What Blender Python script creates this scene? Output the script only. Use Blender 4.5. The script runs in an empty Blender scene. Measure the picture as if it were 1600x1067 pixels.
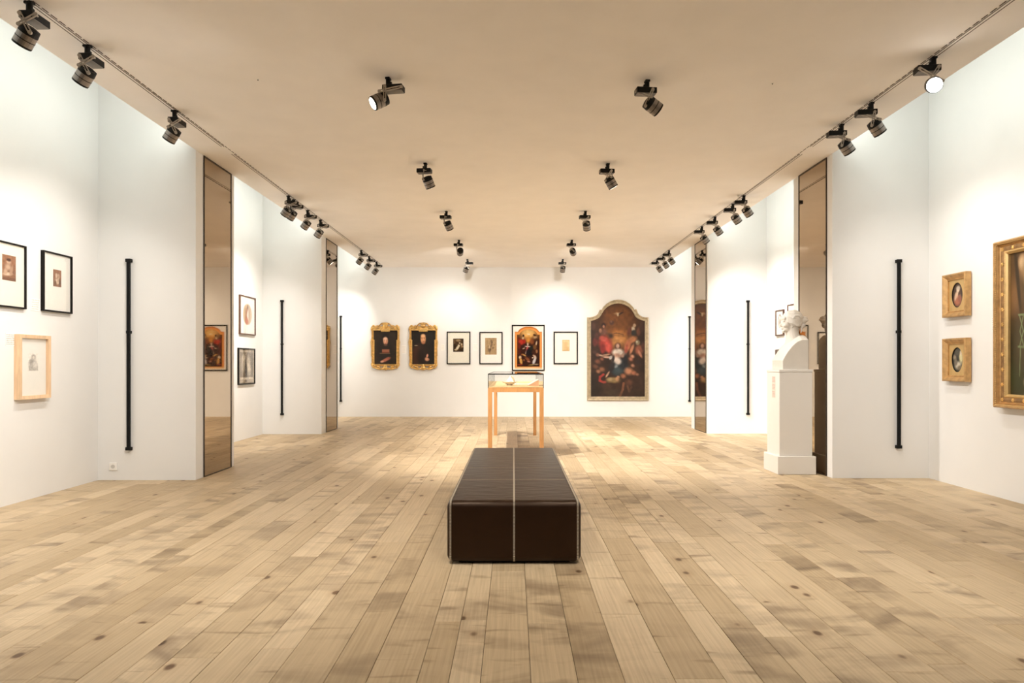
import bpy, bmesh, math, random
import numpy as np
from mathutils import Vector, Matrix, Euler

# ------------------------------------------------------------------ camera, world, exposure
SC = bpy.context.scene
COL = SC.collection
F = 1066.67            # focal length in pixels of a 1600 px wide frame
CX, HY = 802.0, 569.0  # vanishing point of the room's long axis
CAMZ = 1.25
cam_d = bpy.data.cameras.new('camera')
cam_d.sensor_width = 36.0
cam_d.lens = 24.0
cam_d.shift_x = -(CX - 800.0) / 1600.0
cam_d.shift_y = (HY - 533.5) / 1600.0
cam_d.clip_start = 0.05
cam_d.clip_end = 100
cam = bpy.data.objects.new('camera', cam_d)
cam.location = (0, 0, CAMZ)
cam.rotation_euler = (math.pi / 2, 0, 0)
COL.objects.link(cam)
SC.camera = cam
W = bpy.data.worlds.new('world')
SC.world = W
W.use_nodes = True
W.node_tree.nodes['Background'].inputs[0].default_value = (0.9, 0.95, 1.0, 1)
W.node_tree.nodes['Background'].inputs[1].default_value = 0.05
SC.view_settings.view_transform = 'Standard'
SC.view_settings.look = 'None'
SC.view_settings.gamma = 1.0
SC.view_settings.use_curve_mapping = False
SC.view_settings.exposure = 0.6

SPOT_COL = (1.0, 0.955, 0.90)
SPOT_W = 150.0
COVE_COL = (0.93, 1.0, 0.94)
COVE_W = 7.0

# ------------------------------------------------------------------ room dimensions (metres)
def dfl(py):                       # depth of a floor point seen at image row py
    return CAMZ * F / (py - HY)
XL, XR = -4.48, 4.56               # outer side walls
PL, PR = -3.425, 3.50              # pier faces / edges of the dropped ceiling
YB = dfl(651.0)                    # back wall
YR = -5.0                          # wall behind the camera
CEIL = 3.56                        # dropped ceiling underside
TOPZ = 4.95                        # upper ceiling over the side bays
LP1 = (dfl(750), dfl(728.3)); LP2 = (dfl(678.3), dfl(669))
RP1 = (dfl(747), dfl(725.5)); RP2 = (dfl(677.5), dfl(668.4))
TXL, TXR = -3.08, 3.16             # the two light tracks

def wx(px, d): return (px - CX) * d / F
def wz(py, d): return CAMZ - (py - HY) * d / F

# ------------------------------------------------------------------ helpers
def lin(c):
    out = []
    for v in c[:3]:
        v = v / 255.0
        out.append(v / 12.92 if v <= 0.04045 else ((v + 0.055) / 1.055) ** 2.4)
    return tuple(out)

MATS = {}
def mat(name, col, rough=0.5, metal=0.0, var=0.0, scale=8.0, bump=0.0, bscale=60.0, spec=0.5, coat=0.0, stretch=(1, 1, 1)):
    """procedural paint / metal / wood: base colour with soft noise variation and fine relief"""
    if name in MATS: return MATS[name]
    m = bpy.data.materials.new(name); m.use_nodes = True
    nt = m.node_tree; b = nt.nodes['Principled BSDF']
    b.inputs['Roughness'].default_value = rough
    b.inputs['Metallic'].default_value = metal
    b.inputs['Specular IOR Level'].default_value = spec
    b.inputs['Coat Weight'].default_value = coat
    b.inputs['Base Color'].default_value = (*col, 1)
    tc = nt.nodes.new('ShaderNodeTexCoord')
    mp = nt.nodes.new('ShaderNodeMapping'); mp.inputs['Scale'].default_value = stretch
    nt.links.new(tc.outputs['Object'], mp.inputs[0])
    if var > 0:
        n = nt.nodes.new('ShaderNodeTexNoise'); n.inputs['Scale'].default_value = scale; n.inputs['Detail'].default_value = 5
        nt.links.new(mp.outputs[0], n.inputs['Vector'])
        r = nt.nodes.new('ShaderNodeValToRGB')
        r.color_ramp.elements[0].position = 0.3; r.color_ramp.elements[1].position = 0.7
        r.color_ramp.elements[0].color = (*[c * (1 - var) for c in col], 1)
        r.color_ramp.elements[1].color = (*[min(1, c * (1 + var)) for c in col], 1)
        nt.links.new(n.outputs['Fac'], r.inputs[0]); nt.links.new(r.outputs[0], b.inputs['Base Color'])
    if bump > 0:
        n2 = nt.nodes.new('ShaderNodeTexNoise'); n2.inputs['Scale'].default_value = bscale; n2.inputs['Detail'].default_value = 3
        nt.links.new(mp.outputs[0], n2.inputs['Vector'])
        bp = nt.nodes.new('ShaderNodeBump'); bp.inputs['Strength'].default_value = bump; bp.inputs['Distance'].default_value = 0.01
        nt.links.new(n2.outputs['Fac'], bp.inputs['Height']); nt.links.new(bp.outputs[0], b.inputs['Normal'])
    MATS[name] = m
    return m

def mat_emit(name, col, strength):
    m = bpy.data.materials.new(name); m.use_nodes = True
    b = m.node_tree.nodes['Principled BSDF']
    b.inputs['Base Color'].default_value = (0.8, 0.8, 0.8, 1)
    b.inputs['Emission Color'].default_value = (*col, 1)
    b.inputs['Emission Strength'].default_value = strength
    return m

def mat_paint(name, rough=0.5, spec=0.3):
    """pigment laid down per point (colour attribute 'pigment') with canvas grain"""
    m = bpy.data.materials.new(name); m.use_nodes = True
    nt = m.node_tree; b = nt.nodes['Principled BSDF']
    a = nt.nodes.new('ShaderNodeAttribute'); a.attribute_name = 'pigment'
    n = nt.nodes.new('ShaderNodeTexNoise'); n.inputs['Scale'].default_value = 90; n.inputs['Detail'].default_value = 4
    tc = nt.nodes.new('ShaderNodeTexCoord'); nt.links.new(tc.outputs['Object'], n.inputs['Vector'])
    mr = nt.nodes.new('ShaderNodeMapRange'); mr.inputs['To Min'].default_value = 0.82; mr.inputs['To Max'].default_value = 1.16
    nt.links.new(n.outputs['Fac'], mr.inputs['Value'])
    mx = nt.nodes.new('ShaderNodeMix'); mx.data_type = 'RGBA'; mx.blend_type = 'MULTIPLY'; mx.inputs['Factor'].default_value = 1
    nt.links.new(a.outputs['Color'], mx.inputs['A']); nt.links.new(mr.outputs[0], mx.inputs['B'])
    nt.links.new(mx.outputs['Result'], b.inputs['Base Color'])
    b.inputs['Roughness'].default_value = rough; b.inputs['Specular IOR Level'].default_value = spec
    return m

def mat_glass(name, refl=0.05, tint=(1, 1, 1)):
    m = bpy.data.materials.new(name); m.use_nodes = True
    nt = m.node_tree; nt.nodes.remove(nt.nodes['Principled BSDF'])
    out = nt.nodes['Material Output']
    t = nt.nodes.new('ShaderNodeBsdfTransparent'); t.inputs[0].default_value = (*tint, 1)
    g = nt.nodes.new('ShaderNodeBsdfGlossy'); g.inputs['Roughness'].default_value = 0.02
    fr = nt.nodes.new('ShaderNodeFresnel')
    ge = nt.nodes.new('ShaderNodeNewGeometry'); mr = nt.nodes.new('ShaderNodeMapRange')   # same reflection from both faces of the pane
    mr.inputs['To Min'].default_value = 1.45; mr.inputs['To Max'].default_value = 1 / 1.45
    nt.links.new(ge.outputs['Backfacing'], mr.inputs['Value']); nt.links.new(mr.outputs[0], fr.inputs[0])
    mx = nt.nodes.new('ShaderNodeMixShader')
    nt.links.new(fr.outputs[0], mx.inputs[0]); nt.links.new(t.outputs[0], mx.inputs[1]); nt.links.new(g.outputs[0], mx.inputs[2])
    nt.links.new(mx.outputs[0], out.inputs[0])
    return m

def box(bm, x0, x1, y0, y1, z0, z1, M=None):
    vs = [bm.verts.new(p) for p in ((x0, y0, z0), (x1, y0, z0), (x1, y1, z0), (x0, y1, z0),
                                    (x0, y0, z1), (x1, y0, z1), (x1, y1, z1), (x0, y1, z1))]
    for f in ((0, 3, 2, 1), (4, 5, 6, 7), (0, 1, 5, 4), (1, 2, 6, 5), (2, 3, 7, 6), (3, 0, 4, 7)):
        bm.faces.new([vs[i] for i in f])
    if M is not None: bmesh.ops.transform(bm, matrix=M, verts=vs)
    return vs

def cyl(bm, r0, r1, z0, z1, seg=20, M=None):
    res = bmesh.ops.create_cone(bm, cap_ends=True, segments=seg, radius1=r0, radius2=r1, depth=(z1 - z0))
    T = Matrix.Translation((0, 0, (z0 + z1) / 2))
    if M is not None: T = M @ T
    bmesh.ops.transform(bm, matrix=T, verts=res['verts'])

def ell(bm, c, r, rot=None, u=20, v=12):
    res = bmesh.ops.create_uvsphere(bm, u_segments=u, v_segments=v, radius=1.0)
    M = Matrix.Translation(c)
    if rot: M = M @ Euler(rot).to_matrix().to_4x4()
    M = M @ Matrix.Diagonal((r[0], r[1], r[2], 1))
    bmesh.ops.transform(bm, matrix=M, verts=res['verts'])

def tube(bm, pts, r, seg=8, closed=False):
    """round bar along a polyline; r is a number or one radius per point"""
    pts = [Vector(p) for p in pts]; n = len(pts); rings = []
    up = Vector((0.13, 0.91, 0.37)).normalized()
    for i, p in enumerate(pts):
        a = pts[i - 1] if i > 0 else (pts[-1] if closed else p)
        b = pts[i + 1] if i < n - 1 else (pts[0] if closed else p)
        t = (b - a).normalized()
        s = t.cross(up).normalized(); q = t.cross(s)
        rr = r[i] if isinstance(r, (list, tuple)) else r
        rings.append([bm.verts.new(p + rr * (math.cos(2 * math.pi * k / seg) * s + math.sin(2 * math.pi * k / seg) * q)) for k in range(seg)])
    m = n if closed else n - 1
    for i in range(m):
        A, B = rings[i], rings[(i + 1) % n]
        for k in range(seg):
            bm.faces.new((A[k], A[(k + 1) % seg], B[(k + 1) % seg], B[k]))
    if not closed:
        bm.faces.new(rings[0][::-1]); bm.faces.new(rings[-1])

def prism(bm, poly, y0, y1):
    """polygon in the XZ plane given counter-clockwise seen from -Y, extruded from y0 to y1"""
    a = [bm.verts.new((x, y0, z)) for x, z in poly]; b = [bm.verts.new((x, y1, z)) for x, z in poly]
    bm.faces.new(a); bm.faces.new(b[::-1])
    n = len(poly)
    for i in range(n):
        j = (i + 1) % n
        bm.faces.new((a[j], a[i], b[i], b[j]))

def obj(name, bm, m, parent=None, loc=None, smooth=False, rot=None, fix=True):
    if isinstance(bm, bmesh.types.BMesh):
        if fix: bmesh.ops.recalc_face_normals(bm, faces=bm.faces)
        me = bpy.data.meshes.new(name); bm.to_mesh(me); bm.free()
    else:
        me = bm
    if m is not None and len(me.materials) == 0: me.materials.append(m)
    if smooth:
        me.polygons.foreach_set('use_smooth', [True] * len(me.polygons))
    o = bpy.data.objects.new(name, me); COL.objects.link(o)
    if parent is not None: o.parent = parent
    if loc is not None: o.location = loc
    if rot is not None: o.rotation_euler = rot
    return o

def tag(o, label, cat, group=None):
    o['label'] = label; o['category'] = cat
    if group: o['group'] = group
    return o

def thing(name, label, cat, loc=(0, 0, 0), rotz=0.0, group=None):
    o = bpy.data.objects.new(name, None); COL.objects.link(o)
    o.location = loc; o.rotation_euler = (0, 0, rotz); o.empty_display_size = 0.1
    return tag(o, label, cat, group)

def struct(name, bm, m, parent=None):
    o = obj(name, bm, m, parent)
    if parent is None: o['kind'] = 'structure'
    return o

def B(*a):
    bm = bmesh.new()
    if a: box(bm, *a)
    return bm

def bevel(bm, w, seg=2):
    bmesh.ops.bevel(bm, geom=list(bm.edges), offset=w, segments=seg, profile=0.5, affect='EDGES')
    return bm

def remeshed(name, bm, voxel, it=4, fac=0.5):
    me = bpy.data.meshes.new('raw'); bmesh.ops.recalc_face_normals(bm, faces=bm.faces); bm.to_mesh(me); bm.free()
    o = bpy.data.objects.new('raw', me); COL.objects.link(o)
    r = o.modifiers.new('r', 'REMESH'); r.mode = 'VOXEL'; r.voxel_size = voxel
    s = o.modifiers.new('s', 'SMOOTH'); s.iterations = it; s.factor = fac
    dg = bpy.context.evaluated_depsgraph_get()
    res = bpy.data.meshes.new_from_object(o.evaluated_get(dg)); res.name = name
    bpy.data.objects.remove(o); bpy.data.meshes.remove(me)
    return res

# ------------------------------------------------------------------ materials
M_WALL = mat('white_wall_paint', (0.83, 0.82, 0.80), 0.75, var=0.012, scale=2.5, bump=0.05, bscale=220, spec=0.2)
M_CEIL = mat('warm_ceiling_plaster', (0.92, 0.87, 0.815), 0.85, var=0.02, scale=3, bump=0.06, bscale=160, spec=0.15)
M_BLACK = mat('black_powder_coat', (0.004, 0.004, 0.004), 0.5, spec=0.2, var=0.2, scale=30)
M_DARK = mat('black_plastic', (0.004, 0.004, 0.004), 0.5, spec=0.25, var=0.2, scale=40)
M_STEEL = mat('brushed_grey_metal', (0.30, 0.27, 0.25), 0.38, 0.85, var=0.12, scale=40, stretch=(1, 1, 8))
M_ARM = mat('pale_cast_metal', (0.42, 0.38, 0.33), 0.4, 0.7, var=0.1, scale=40)
M_GREYPL = mat('grey_box_underside', (0.22, 0.20, 0.18), 0.55, var=0.1, scale=30)
M_FRAMEBLK = mat('black_stained_frame', (0.007, 0.005, 0.004), 0.5, spec=0.2, var=0.25, scale=25)
M_FRAMEBRN = mat('dark_brown_frame', (0.10, 0.045, 0.025), 0.45, var=0.25, scale=25)
M_BIRCH = mat('pale_frame_wood', (0.78, 0.54, 0.33), 0.5, var=0.14, scale=7, stretch=(6, 6, 0.8))
M_OAK = mat('vitrine_wood', (0.50, 0.245, 0.085), 0.42, var=0.14, scale=6, bump=0.05, bscale=40, stretch=(9, 9, 1.0))
M_OAKTOP = mat('vitrine_deck_wood', (0.62, 0.42, 0.21), 0.45, var=0.08, scale=6, stretch=(9, 1, 1))
M_MATW = mat('cream_mat_board', (0.90, 0.87, 0.80), 0.85, var=0.015, scale=20, bump=0.03, bscale=300)
M_MATC = mat('ivory_mat_board', (0.86, 0.82, 0.70), 0.85, var=0.015, scale=20, bump=0.03, bscale=300)
M_GOLD = mat('gilded_wood', (0.72, 0.45, 0.15), 0.36, 0.65, var=0.28, scale=22, bump=0.25, bscale=60)
M_GOLDD = mat('worn_gilding', (0.52, 0.31, 0.11), 0.42, 0.6, var=0.35, scale=28, bump=0.25, bscale=70)
M_GOLDM = mat('matt_brown_gilding', (0.56, 0.34, 0.14), 0.45, 0.5, var=0.2, scale=20, bump=0.1, bscale=60)
M_GOLDP = mat('pale_flat_gilding', (0.66, 0.45, 0.19), 0.42, 0.45, var=0.10, scale=12)
M_SILV = mat('silvered_wood_moulding', (0.50, 0.405, 0.27), 0.42, 0.45, var=0.22, scale=16, bump=0.12, bscale=50)
M_BROWNF = mat('bronze_brown_frieze', (0.30, 0.17, 0.07), 0.45, 0.4, var=0.3, scale=20)
M_MARBLE = mat('white_plaster_bust', (0.70, 0.655, 0.59), 0.55, var=0.03, scale=9, bump=0.04, bscale=80)
M_PED = mat('white_lacquered_board', (0.80, 0.765, 0.715), 0.5, var=0.012, scale=4, bump=0.02, bscale=120)
M_PLATE = mat('white_plastic', (0.88, 0.86, 0.82), 0.4, var=0.01, scale=10)
M_PORC = mat('pale_porcelain', (0.80, 0.74, 0.64), 0.28, var=0.10, scale=14, coat=0.3)
M_LINEN = mat('white_folded_linen', (0.90, 0.87, 0.82), 0.8, var=0.04, scale=20, bump=0.15, bscale=60)
M_STITCH = mat('cream_thread', (0.50, 0.42, 0.31), 0.6, var=0.08, scale=60)
M_SEAM = mat('dark_seam_groove', (0.008, 0.005, 0.004), 0.6, var=0.2, scale=40)
M_SUB = mat('dark_subfloor', (0.055, 0.035, 0.02), 0.9, var=0.2, scale=4)
M_PAINT = mat_paint('oil_paint_layer', 0.42, 0.35)
M_INK = mat_paint('printed_paper', 0.8, 0.15)
M_GLASS = mat_glass('clear_picture_glass')
M_CASE = mat_glass('display_case_glass', tint=(0.985, 0.99, 0.985))
M_MIRROR = mat('bronze_tinted_mirror', (0.47, 0.385, 0.29), 0.025, 1.0, var=0.015, scale=3)
M_LENS = mat_emit('lit_lamp_lens', (1.0, 0.93, 0.82), 6.0)
M_LENSHOT = mat_emit('lit_lamp_lens_facing_room', (1.0, 0.95, 0.9), 22.0)
M_TUBE = mat_emit('fluorescent_tube_glass', COVE_COL, 4.0)

def mat_leather():
    m = bpy.data.materials.new('dark_brown_leather'); m.use_nodes = True
    nt = m.node_tree; b = nt.nodes['Principled BSDF']
    tc = nt.nodes.new('ShaderNodeTexCoord')
    n = nt.nodes.new('ShaderNodeTexNoise'); n.inputs['Scale'].default_value = 5; n.inputs['Detail'].default_value = 4
    nt.links.new(tc.outputs['Object'], n.inputs['Vector'])
    r = nt.nodes.new('ShaderNodeValToRGB')
    r.color_ramp.elements[0].color = (0.011, 0.0044, 0.0020, 1); r.color_ramp.elements[1].color = (0.019, 0.0078, 0.0036, 1)
    nt.links.new(n.outputs['Fac'], r.inputs[0]); nt.links.new(r.outputs[0], b.inputs['Base Color'])
    mp = nt.nodes.new('ShaderNodeMapping'); mp.inputs['Scale'].default_value = (2.2, 7, 2.2)
    nt.links.new(tc.outputs['Object'], mp.inputs[0])
    w = nt.nodes.new('ShaderNodeTexNoise'); w.inputs['Scale'].default_value = 2.4; w.inputs['Detail'].default_value = 3; w.inputs['Distortion'].default_value = 0.6
    nt.links.new(mp.outputs[0], w.inputs['Vector'])
    v = nt.nodes.new('ShaderNodeTexVoronoi'); v.inputs['Scale'].default_value = 260
    nt.links.new(tc.outputs['Object'], v.inputs['Vector'])
    b1 = nt.nodes.new('ShaderNodeBump'); b1.inputs['Strength'].default_value = 0.35; b1.inputs['Distance'].default_value = 0.02
    nt.links.new(w.outputs['Fac'], b1.inputs['Height'])
    b2 = nt.nodes.new('ShaderNodeBump'); b2.inputs['Strength'].default_value = 0.12; b2.inputs['Distance'].default_value = 0.002
    nt.links.new(v.outputs['Distance'], b2.inputs['Height']); nt.links.new(b1.outputs[0], b2.inputs['Normal'])
    nt.links.new(b2.outputs[0], b.inputs['Normal'])
    b.inputs['Roughness'].default_value = 0.38; b.inputs['Specular IOR Level'].default_value = 0.3; b.inputs['Specular Tint'].default_value = (1.0, 0.72, 0.52, 1)
    return m
M_LEATHER = mat_leather()

def mat_floor():
    """bleached softwood boards: per-board tone, long grain, knots, grey cross stains"""
    m = bpy.data.materials.new('bleached_floorboard'); m.use_nodes = True
    nt = m.node_tree; b = nt.nodes['Principled BSDF']; L = nt.links.new
    def N(t, **k):
        n = nt.nodes.new(t)
        for a, v in k.items(): setattr(n, a, v)
        return n
    geo = N('ShaderNodeNewGeometry')
    at = N('ShaderNodeAttribute'); at.attribute_name = 'board'
    sep = N('ShaderNodeSeparateColor'); L(at.outputs['Color'], sep.inputs[0])
    r1, r2, r3 = sep.outputs[0], sep.outputs[1], sep.outputs[2]
    off = N('ShaderNodeVectorMath', operation='SCALE'); L(at.outputs['Color'], off.inputs[0]); off.inputs['Scale'].default_value = 37.0
    pos = N('ShaderNodeVectorMath', operation='ADD'); L(geo.outputs['Position'], pos.inputs[0]); L(off.outputs[0], pos.inputs[1])
    def mapping(s):
        q = N('ShaderNodeMapping'); q.inputs['Scale'].default_value = s; L(pos.outputs[0], q.inputs[0]); return q.outputs[0]
    def ramp(src, p0, c0, p1, c1):
        q = N('ShaderNodeValToRGB'); e = q.color_ramp.elements
        e[0].position = p0; e[0].color = c0; e[1].position = p1; e[1].color = c1
        L(src, q.inputs[0]); return q.outputs[0]
    def mix(blend, fac, A, Bc):
        q = N('ShaderNodeMix', data_type='RGBA', blend_type=blend)
        if isinstance(fac, (int, float)): q.inputs['Factor'].default_value = fac
        else: L(fac, q.inputs['Factor'])
        L(A, q.inputs['A'])
        if isinstance(Bc, tuple): q.inputs['B'].default_value = Bc
        else: L(Bc, q.inputs['B'])
        return q.outputs['Result']
    base = ramp(r1, 0.0, (0.46, 0.345, 0.205, 1), 1.0, (0.64, 0.505, 0.33, 1))
    # long grain
    g = N('ShaderNodeTexNoise'); g.inputs['Scale'].default_value = 1.0; g.inputs['Detail'].default_value = 6; g.inputs['Distortion'].default_value = 0.4
    L(mapping((70, 2.2, 1)), g.inputs['Vector'])
    c = mix('MULTIPLY', 1.0, base, ramp(g.outputs['Fac'], 0.30, (0.85, 0.83, 0.80, 1), 0.68, (1.05, 1.04, 1.03, 1)))
    # growth rings wandering along the board
    wv = N('ShaderNodeTexWave', wave_type='BANDS', bands_direction='X'); wv.inputs['Scale'].default_value = 9; wv.inputs['Distortion'].default_value = 7
    wv.inputs['Detail'].default_value = 2; wv.inputs['Detail Scale'].default_value = 0.7
    L(mapping((1.6, 0.22, 1)), wv.inputs['Vector'])
    c = mix('MULTIPLY', 0.22, c, ramp(wv.outputs['Fac'], 0.0, (0.80, 0.75, 0.70, 1), 0.55, (1, 1, 1, 1)))
    # broad grey clouds lying across some boards
    s = N('ShaderNodeTexNoise'); s.inputs['Scale'].default_value = 1.0; s.inputs['Detail'].default_value = 4; s.inputs['Distortion'].default_value = 0.8
    L(mapping((1.8, 3.6, 1)), s.inputs['Vector'])
    sf = N('ShaderNodeMath', operation='MULTIPLY'); L(ramp(s.outputs['Fac'], 0.47, (0, 0, 0, 1), 0.70, (1, 1, 1, 1)), sf.inputs[0])
    L(ramp(r2, 0.25, (0.12, 0.12, 0.12, 1), 0.95, (0.95, 0.95, 0.95, 1)), sf.inputs[1])
    c = mix('MULTIPLY', sf.outputs[0], c, (0.42, 0.38, 0.36, 1))
    # dark streaks across the grain
    s2 = N('ShaderNodeTexNoise'); s2.inputs['Scale'].default_value = 1.0; s2.inputs['Detail'].default_value = 2; s2.inputs['Distortion'].default_value = 0.5
    L(mapping((3.0, 14, 1)), s2.inputs['Vector'])
    c = mix('MULTIPLY', ramp(s2.outputs['Fac'], 0.635, (0, 0, 0, 1), 0.80, (0.8, 0.8, 0.8, 1)), c, (0.40, 0.34, 0.28, 1))
    # knots
    v = N('ShaderNodeTexVoronoi'); v.inputs['Scale'].default_value = 1.0; L(mapping((4.6, 3.0, 1)), v.inputs['Vector'])
    vs = N('ShaderNodeSeparateColor'); L(v.outputs['Color'], vs.inputs[0])
    kk = N('ShaderNodeMath', operation='GREATER_THAN'); L(vs.outputs[0], kk.inputs[0]); kk.inputs[1].default_value = 0.36
    kd = ramp(v.outputs['Distance'], 0.07, (1, 1, 1, 1), 0.12, (0, 0, 0, 1))
    kf = N('ShaderNodeMath', operation='MULTIPLY'); L(kd, kf.inputs[0]); L(kk.outputs[0], kf.inputs[1])
    c = mix('MULTIPLY', kf.outputs[0], c, (0.30, 0.22, 0.16, 1))
    halo = ramp(v.outputs['Distance'], 0.08, (1, 1, 1, 1), 0.30, (0, 0, 0, 1))
    hf = N('ShaderNodeMath', operation='MULTIPLY'); L(halo, hf.inputs[0]); L(kk.outputs[0], hf.inputs[1])
    hg = N('ShaderNodeMath', operation='MULTIPLY'); L(hf.outputs[0], hg.inputs[0]); hg.inputs[1].default_value = 0.45
    c = mix('MULTIPLY', hg.outputs[0], c, (0.72, 0.64, 0.56, 1))
    L(c, b.inputs['Base Color'])
    b.inputs['Roughness'].default_value = 0.5; b.inputs['Specular IOR Level'].default_value = 0.35
    bp = N('ShaderNodeBump'); bp.inputs['Strength'].default_value = 0.12; bp.inputs['Distance'].default_value = 0.003
    L(g.outputs['Fac'], bp.inputs['Height']); L(bp.outputs[0], b.inputs['Normal'])
    return m
M_FLOOR = mat_floor()

# ------------------------------------------------------------------ room shell
T = 0.2
struct('wall_left', B(XL - T, XL, YR - T, YB + T, -0.1, TOPZ), M_WALL)
struct('wall_right', B(XR, XR + T, YR - T, YB + T, -0.1, TOPZ), M_WALL)
struct('wall_back', B(XL, XR, YB, YB + T, -0.1, TOPZ), M_WALL)
struct('wall_rear', B(XL, XR, YR - T, YR, -0.1, TOPZ), mat('wall_darkened_as_unlit', (0.16, 0.13, 0.11), 0.8, var=0.03, scale=3))  # unseen wall, its dark colour stands for the unlit room behind the camera
struct('ceiling', B(PL, PR, YR, YB, CEIL, CEIL + 0.16), M_CEIL)
struct('ceiling_upper', B(XL - T, XR + T, YR - T, YB + T, TOPZ, TOPZ + 0.15), M_WALL)

def pier(name, x0, x1, ys):
    struct(name, B(min(x0, x1), max(x0, x1), ys[0], ys[1], 0.0, TOPZ), M_WALL)
G = 0.001
pier('wall_left_near_pier', XL, PL - G, LP1)
pier('wall_left_far_pier', XL, PL - G, LP2)
pier('wall_right_near_pier', PR + G, XR, RP1)
pier('wall_right_far_pier', PR + G, XR, RP2)
pier('wall_left_rear_pier', XL, PL - G, (YR, YR + 0.6))
pier('wall_right_rear_pier', PR + G, XR, (YR, YR + 0.6))

# floorboards: each board of its own length and width, laid along the room
rnd = random.Random(11)
sub = struct('floor', B(XL, XR, YR, YB, -0.12, -0.012), M_SUB)
boards = []
x = XL
while x < XR - 0.03:
    w = rnd.choice((0.125, 0.145, 0.165, 0.185, 0.2, 0.215))
    w = min(w, XR - x)
    if XR - (x + w) < 0.06: w = XR - x
    y = YR - rnd.uniform(0, 2.0)
    while y < YB:
        l = rnd.uniform(1.0, 2.9)
        y0, y1 = max(y, YR), min(y + l, YB)
        if YB - y1 < 0.35: y1 = YB
        if y1 - y0 > 0.12: boards.append((x, x + w, y0, y1))
        y = y1 if y1 == YB else y + l
        if y1 == YB: break
    x += w
def score(b):
    x0, x1, y0, y1 = b
    a, c = max(y0, 2.72), y1
    if c <= a: return 0.0
    xm = (x0 + x1) / 2
    lo = max(a, abs(xm) / 0.75)
    if c <= lo: return 0.0
    return (x1 - x0) * (1 / lo ** 2 - 1 / c ** 2)
boards.sort(key=score, reverse=True)
def add_board(bm, lay, b, origin=(0, 0)):
    x0, x1, y0, y1 = b; g = 0.0009; c = 0.0016
    dz = rnd.uniform(-0.0006, 0.0006)
    ox, oy = origin
    x0, x1, y0, y1 = x0 + g - ox, x1 - g - ox, y0 + g * 0.8 - oy, y1 - g * 0.8 - oy
    lo = [bm.verts.new(p) for p in ((x0, y0, -0.012), (x1, y0, -0.012), (x1, y1, -0.012), (x0, y1, -0.012))]
    md = [bm.verts.new((v.co.x, v.co.y, dz - c)) for v in lo]
    tp = [bm.verts.new(p) for p in ((x0 + c, y0 + c, dz), (x1 - c, y0 + c, dz), (x1 - c, y1 - c, dz), (x0 + c, y1 - c, dz))]
    col = (rnd.random(), rnd.random(), rnd.random(), 1)
    fs = [bm.faces.new(tp)]
    for A, Bq in ((lo, md), (md, tp)):
        for i in range(4):
            j = (i + 1) % 4
            fs.append(bm.faces.new((A[i], A[j], Bq[j], Bq[i])))
    for f in fs:
        for lp in f.loops: lp[lay] = col
for b in boards[:290]:
    bm = bmesh.new(); lay = bm.loops.layers.float_color.new('board')
    o0 = ((b[0] + b[1]) / 2, b[2])
    add_board(bm, lay, b, o0)
    obj('plank', bm, M_FLOOR, sub, (o0[0], o0[1], 0), fix=False)
bm = bmesh.new(); lay = bm.loops.layers.float_color.new('board')
for b in boards[290:]: add_board(bm, lay, b)
o = obj('far_planks', bm, M_FLOOR, sub, fix=False); o['kind'] = 'stuff'

# ------------------------------------------------------------------ tinted mirrors on the pier faces
def mirror(label, xface, sgn, y0, y1):
    """sgn = direction the mirror faces along x"""
    t = thing('mirror_panel', label, 'mirror', (xface, (y0 + y1) / 2, 0), 0, 'tall bronze mirrors on the piers')
    h = (y1 - y0) / 2
    a, b = sorted((0.001 * sgn, 0.006 * sgn))
    obj('mirror_glass', B(a, b, -h, h, 0.012, CEIL - 0.02), M_MIRROR, t)
    a, b = sorted((0.001 * sgn, 0.011 * sgn))
    e = 0.014
    obj('edge_strip', B(a, b, -h - e, -h, 0.004, CEIL - 0.004), M_BROWNF2, t)
    obj('edge_strip', B(a, b, h, h + e, 0.004, CEIL - 0.004), M_BROWNF2, t)
    obj('edge_strip', B(a, b, -h, h, CEIL - 0.02, CEIL - 0.004), M_BROWNF2, t)
    obj('edge_strip', B(a, b, -h, h, 0.004, 0.012), M_BROWNF2, t)
M_BROWNF2 = mat('dark_bronze_edge', (0.05, 0.035, 0.025), 0.4, 0.5, var=0.1, scale=20)
def span(p, xs, xa, xb):           # depth range on a pier face between two image columns
    return abs(xs) * F / abs(xa - CX), abs(xs) * F / abs(xb - CX)
mirror('tall bronze mirror on left near pier reflecting the small arched print', PL, 1, *span(LP1, PL, 318.5, 360))
mirror('narrow tall mirror on left far pier beside the gilt portraits', PL, 1, *span(LP2, PL, 509.5, 526))
mirror('tall bronze mirror on right pier directly behind the white bust', PR, -1, *span(RP1, PR, 1291.5, 1249.5))
mirror('narrow tall mirror on right far pier beside the large arched altarpiece', PR, -1, *span(RP2, PR, 1103.5, 1086.5))

# ------------------------------------------------------------------ slim black bars on piers and back wall
def wall_bar(label, x, y, z0, z1):
    t = thing('wall_bar', label, 'bar', (x, y, z0), 0, 'slim black vertical bars')
    L = z1 - z0
    obj('rod', bevel(B(-0.017, 0.017, -0.045, -0.018, 0.01, L - 0.01), 0.004), M_BLACK, t)
    for z in (0.0, L - 0.035):
        obj('end_cap', bevel(B(-0.027, 0.027, -0.052, 0.0, z, z + 0.035), 0.004), M_BLACK, t)
    obj('clamp', bevel(B(-0.020, 0.020, -0.048, 0.0, L * 0.61, L * 0.61 + 0.03), 0.003), M_BLACK, t)
def bar_at(label, px, py0, py1, d):
    wall_bar(label, wx(px, d), d, wz(py1, d), wz(py0, d))
bar_at('slim black vertical bar on left near pier above the power socket', 203.5, 405, 703, LP1[0])
bar_at('slim black vertical bar on left far pier beside the two stacked pictures', 441.5, 469, 648.5, LP2[0])
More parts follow.
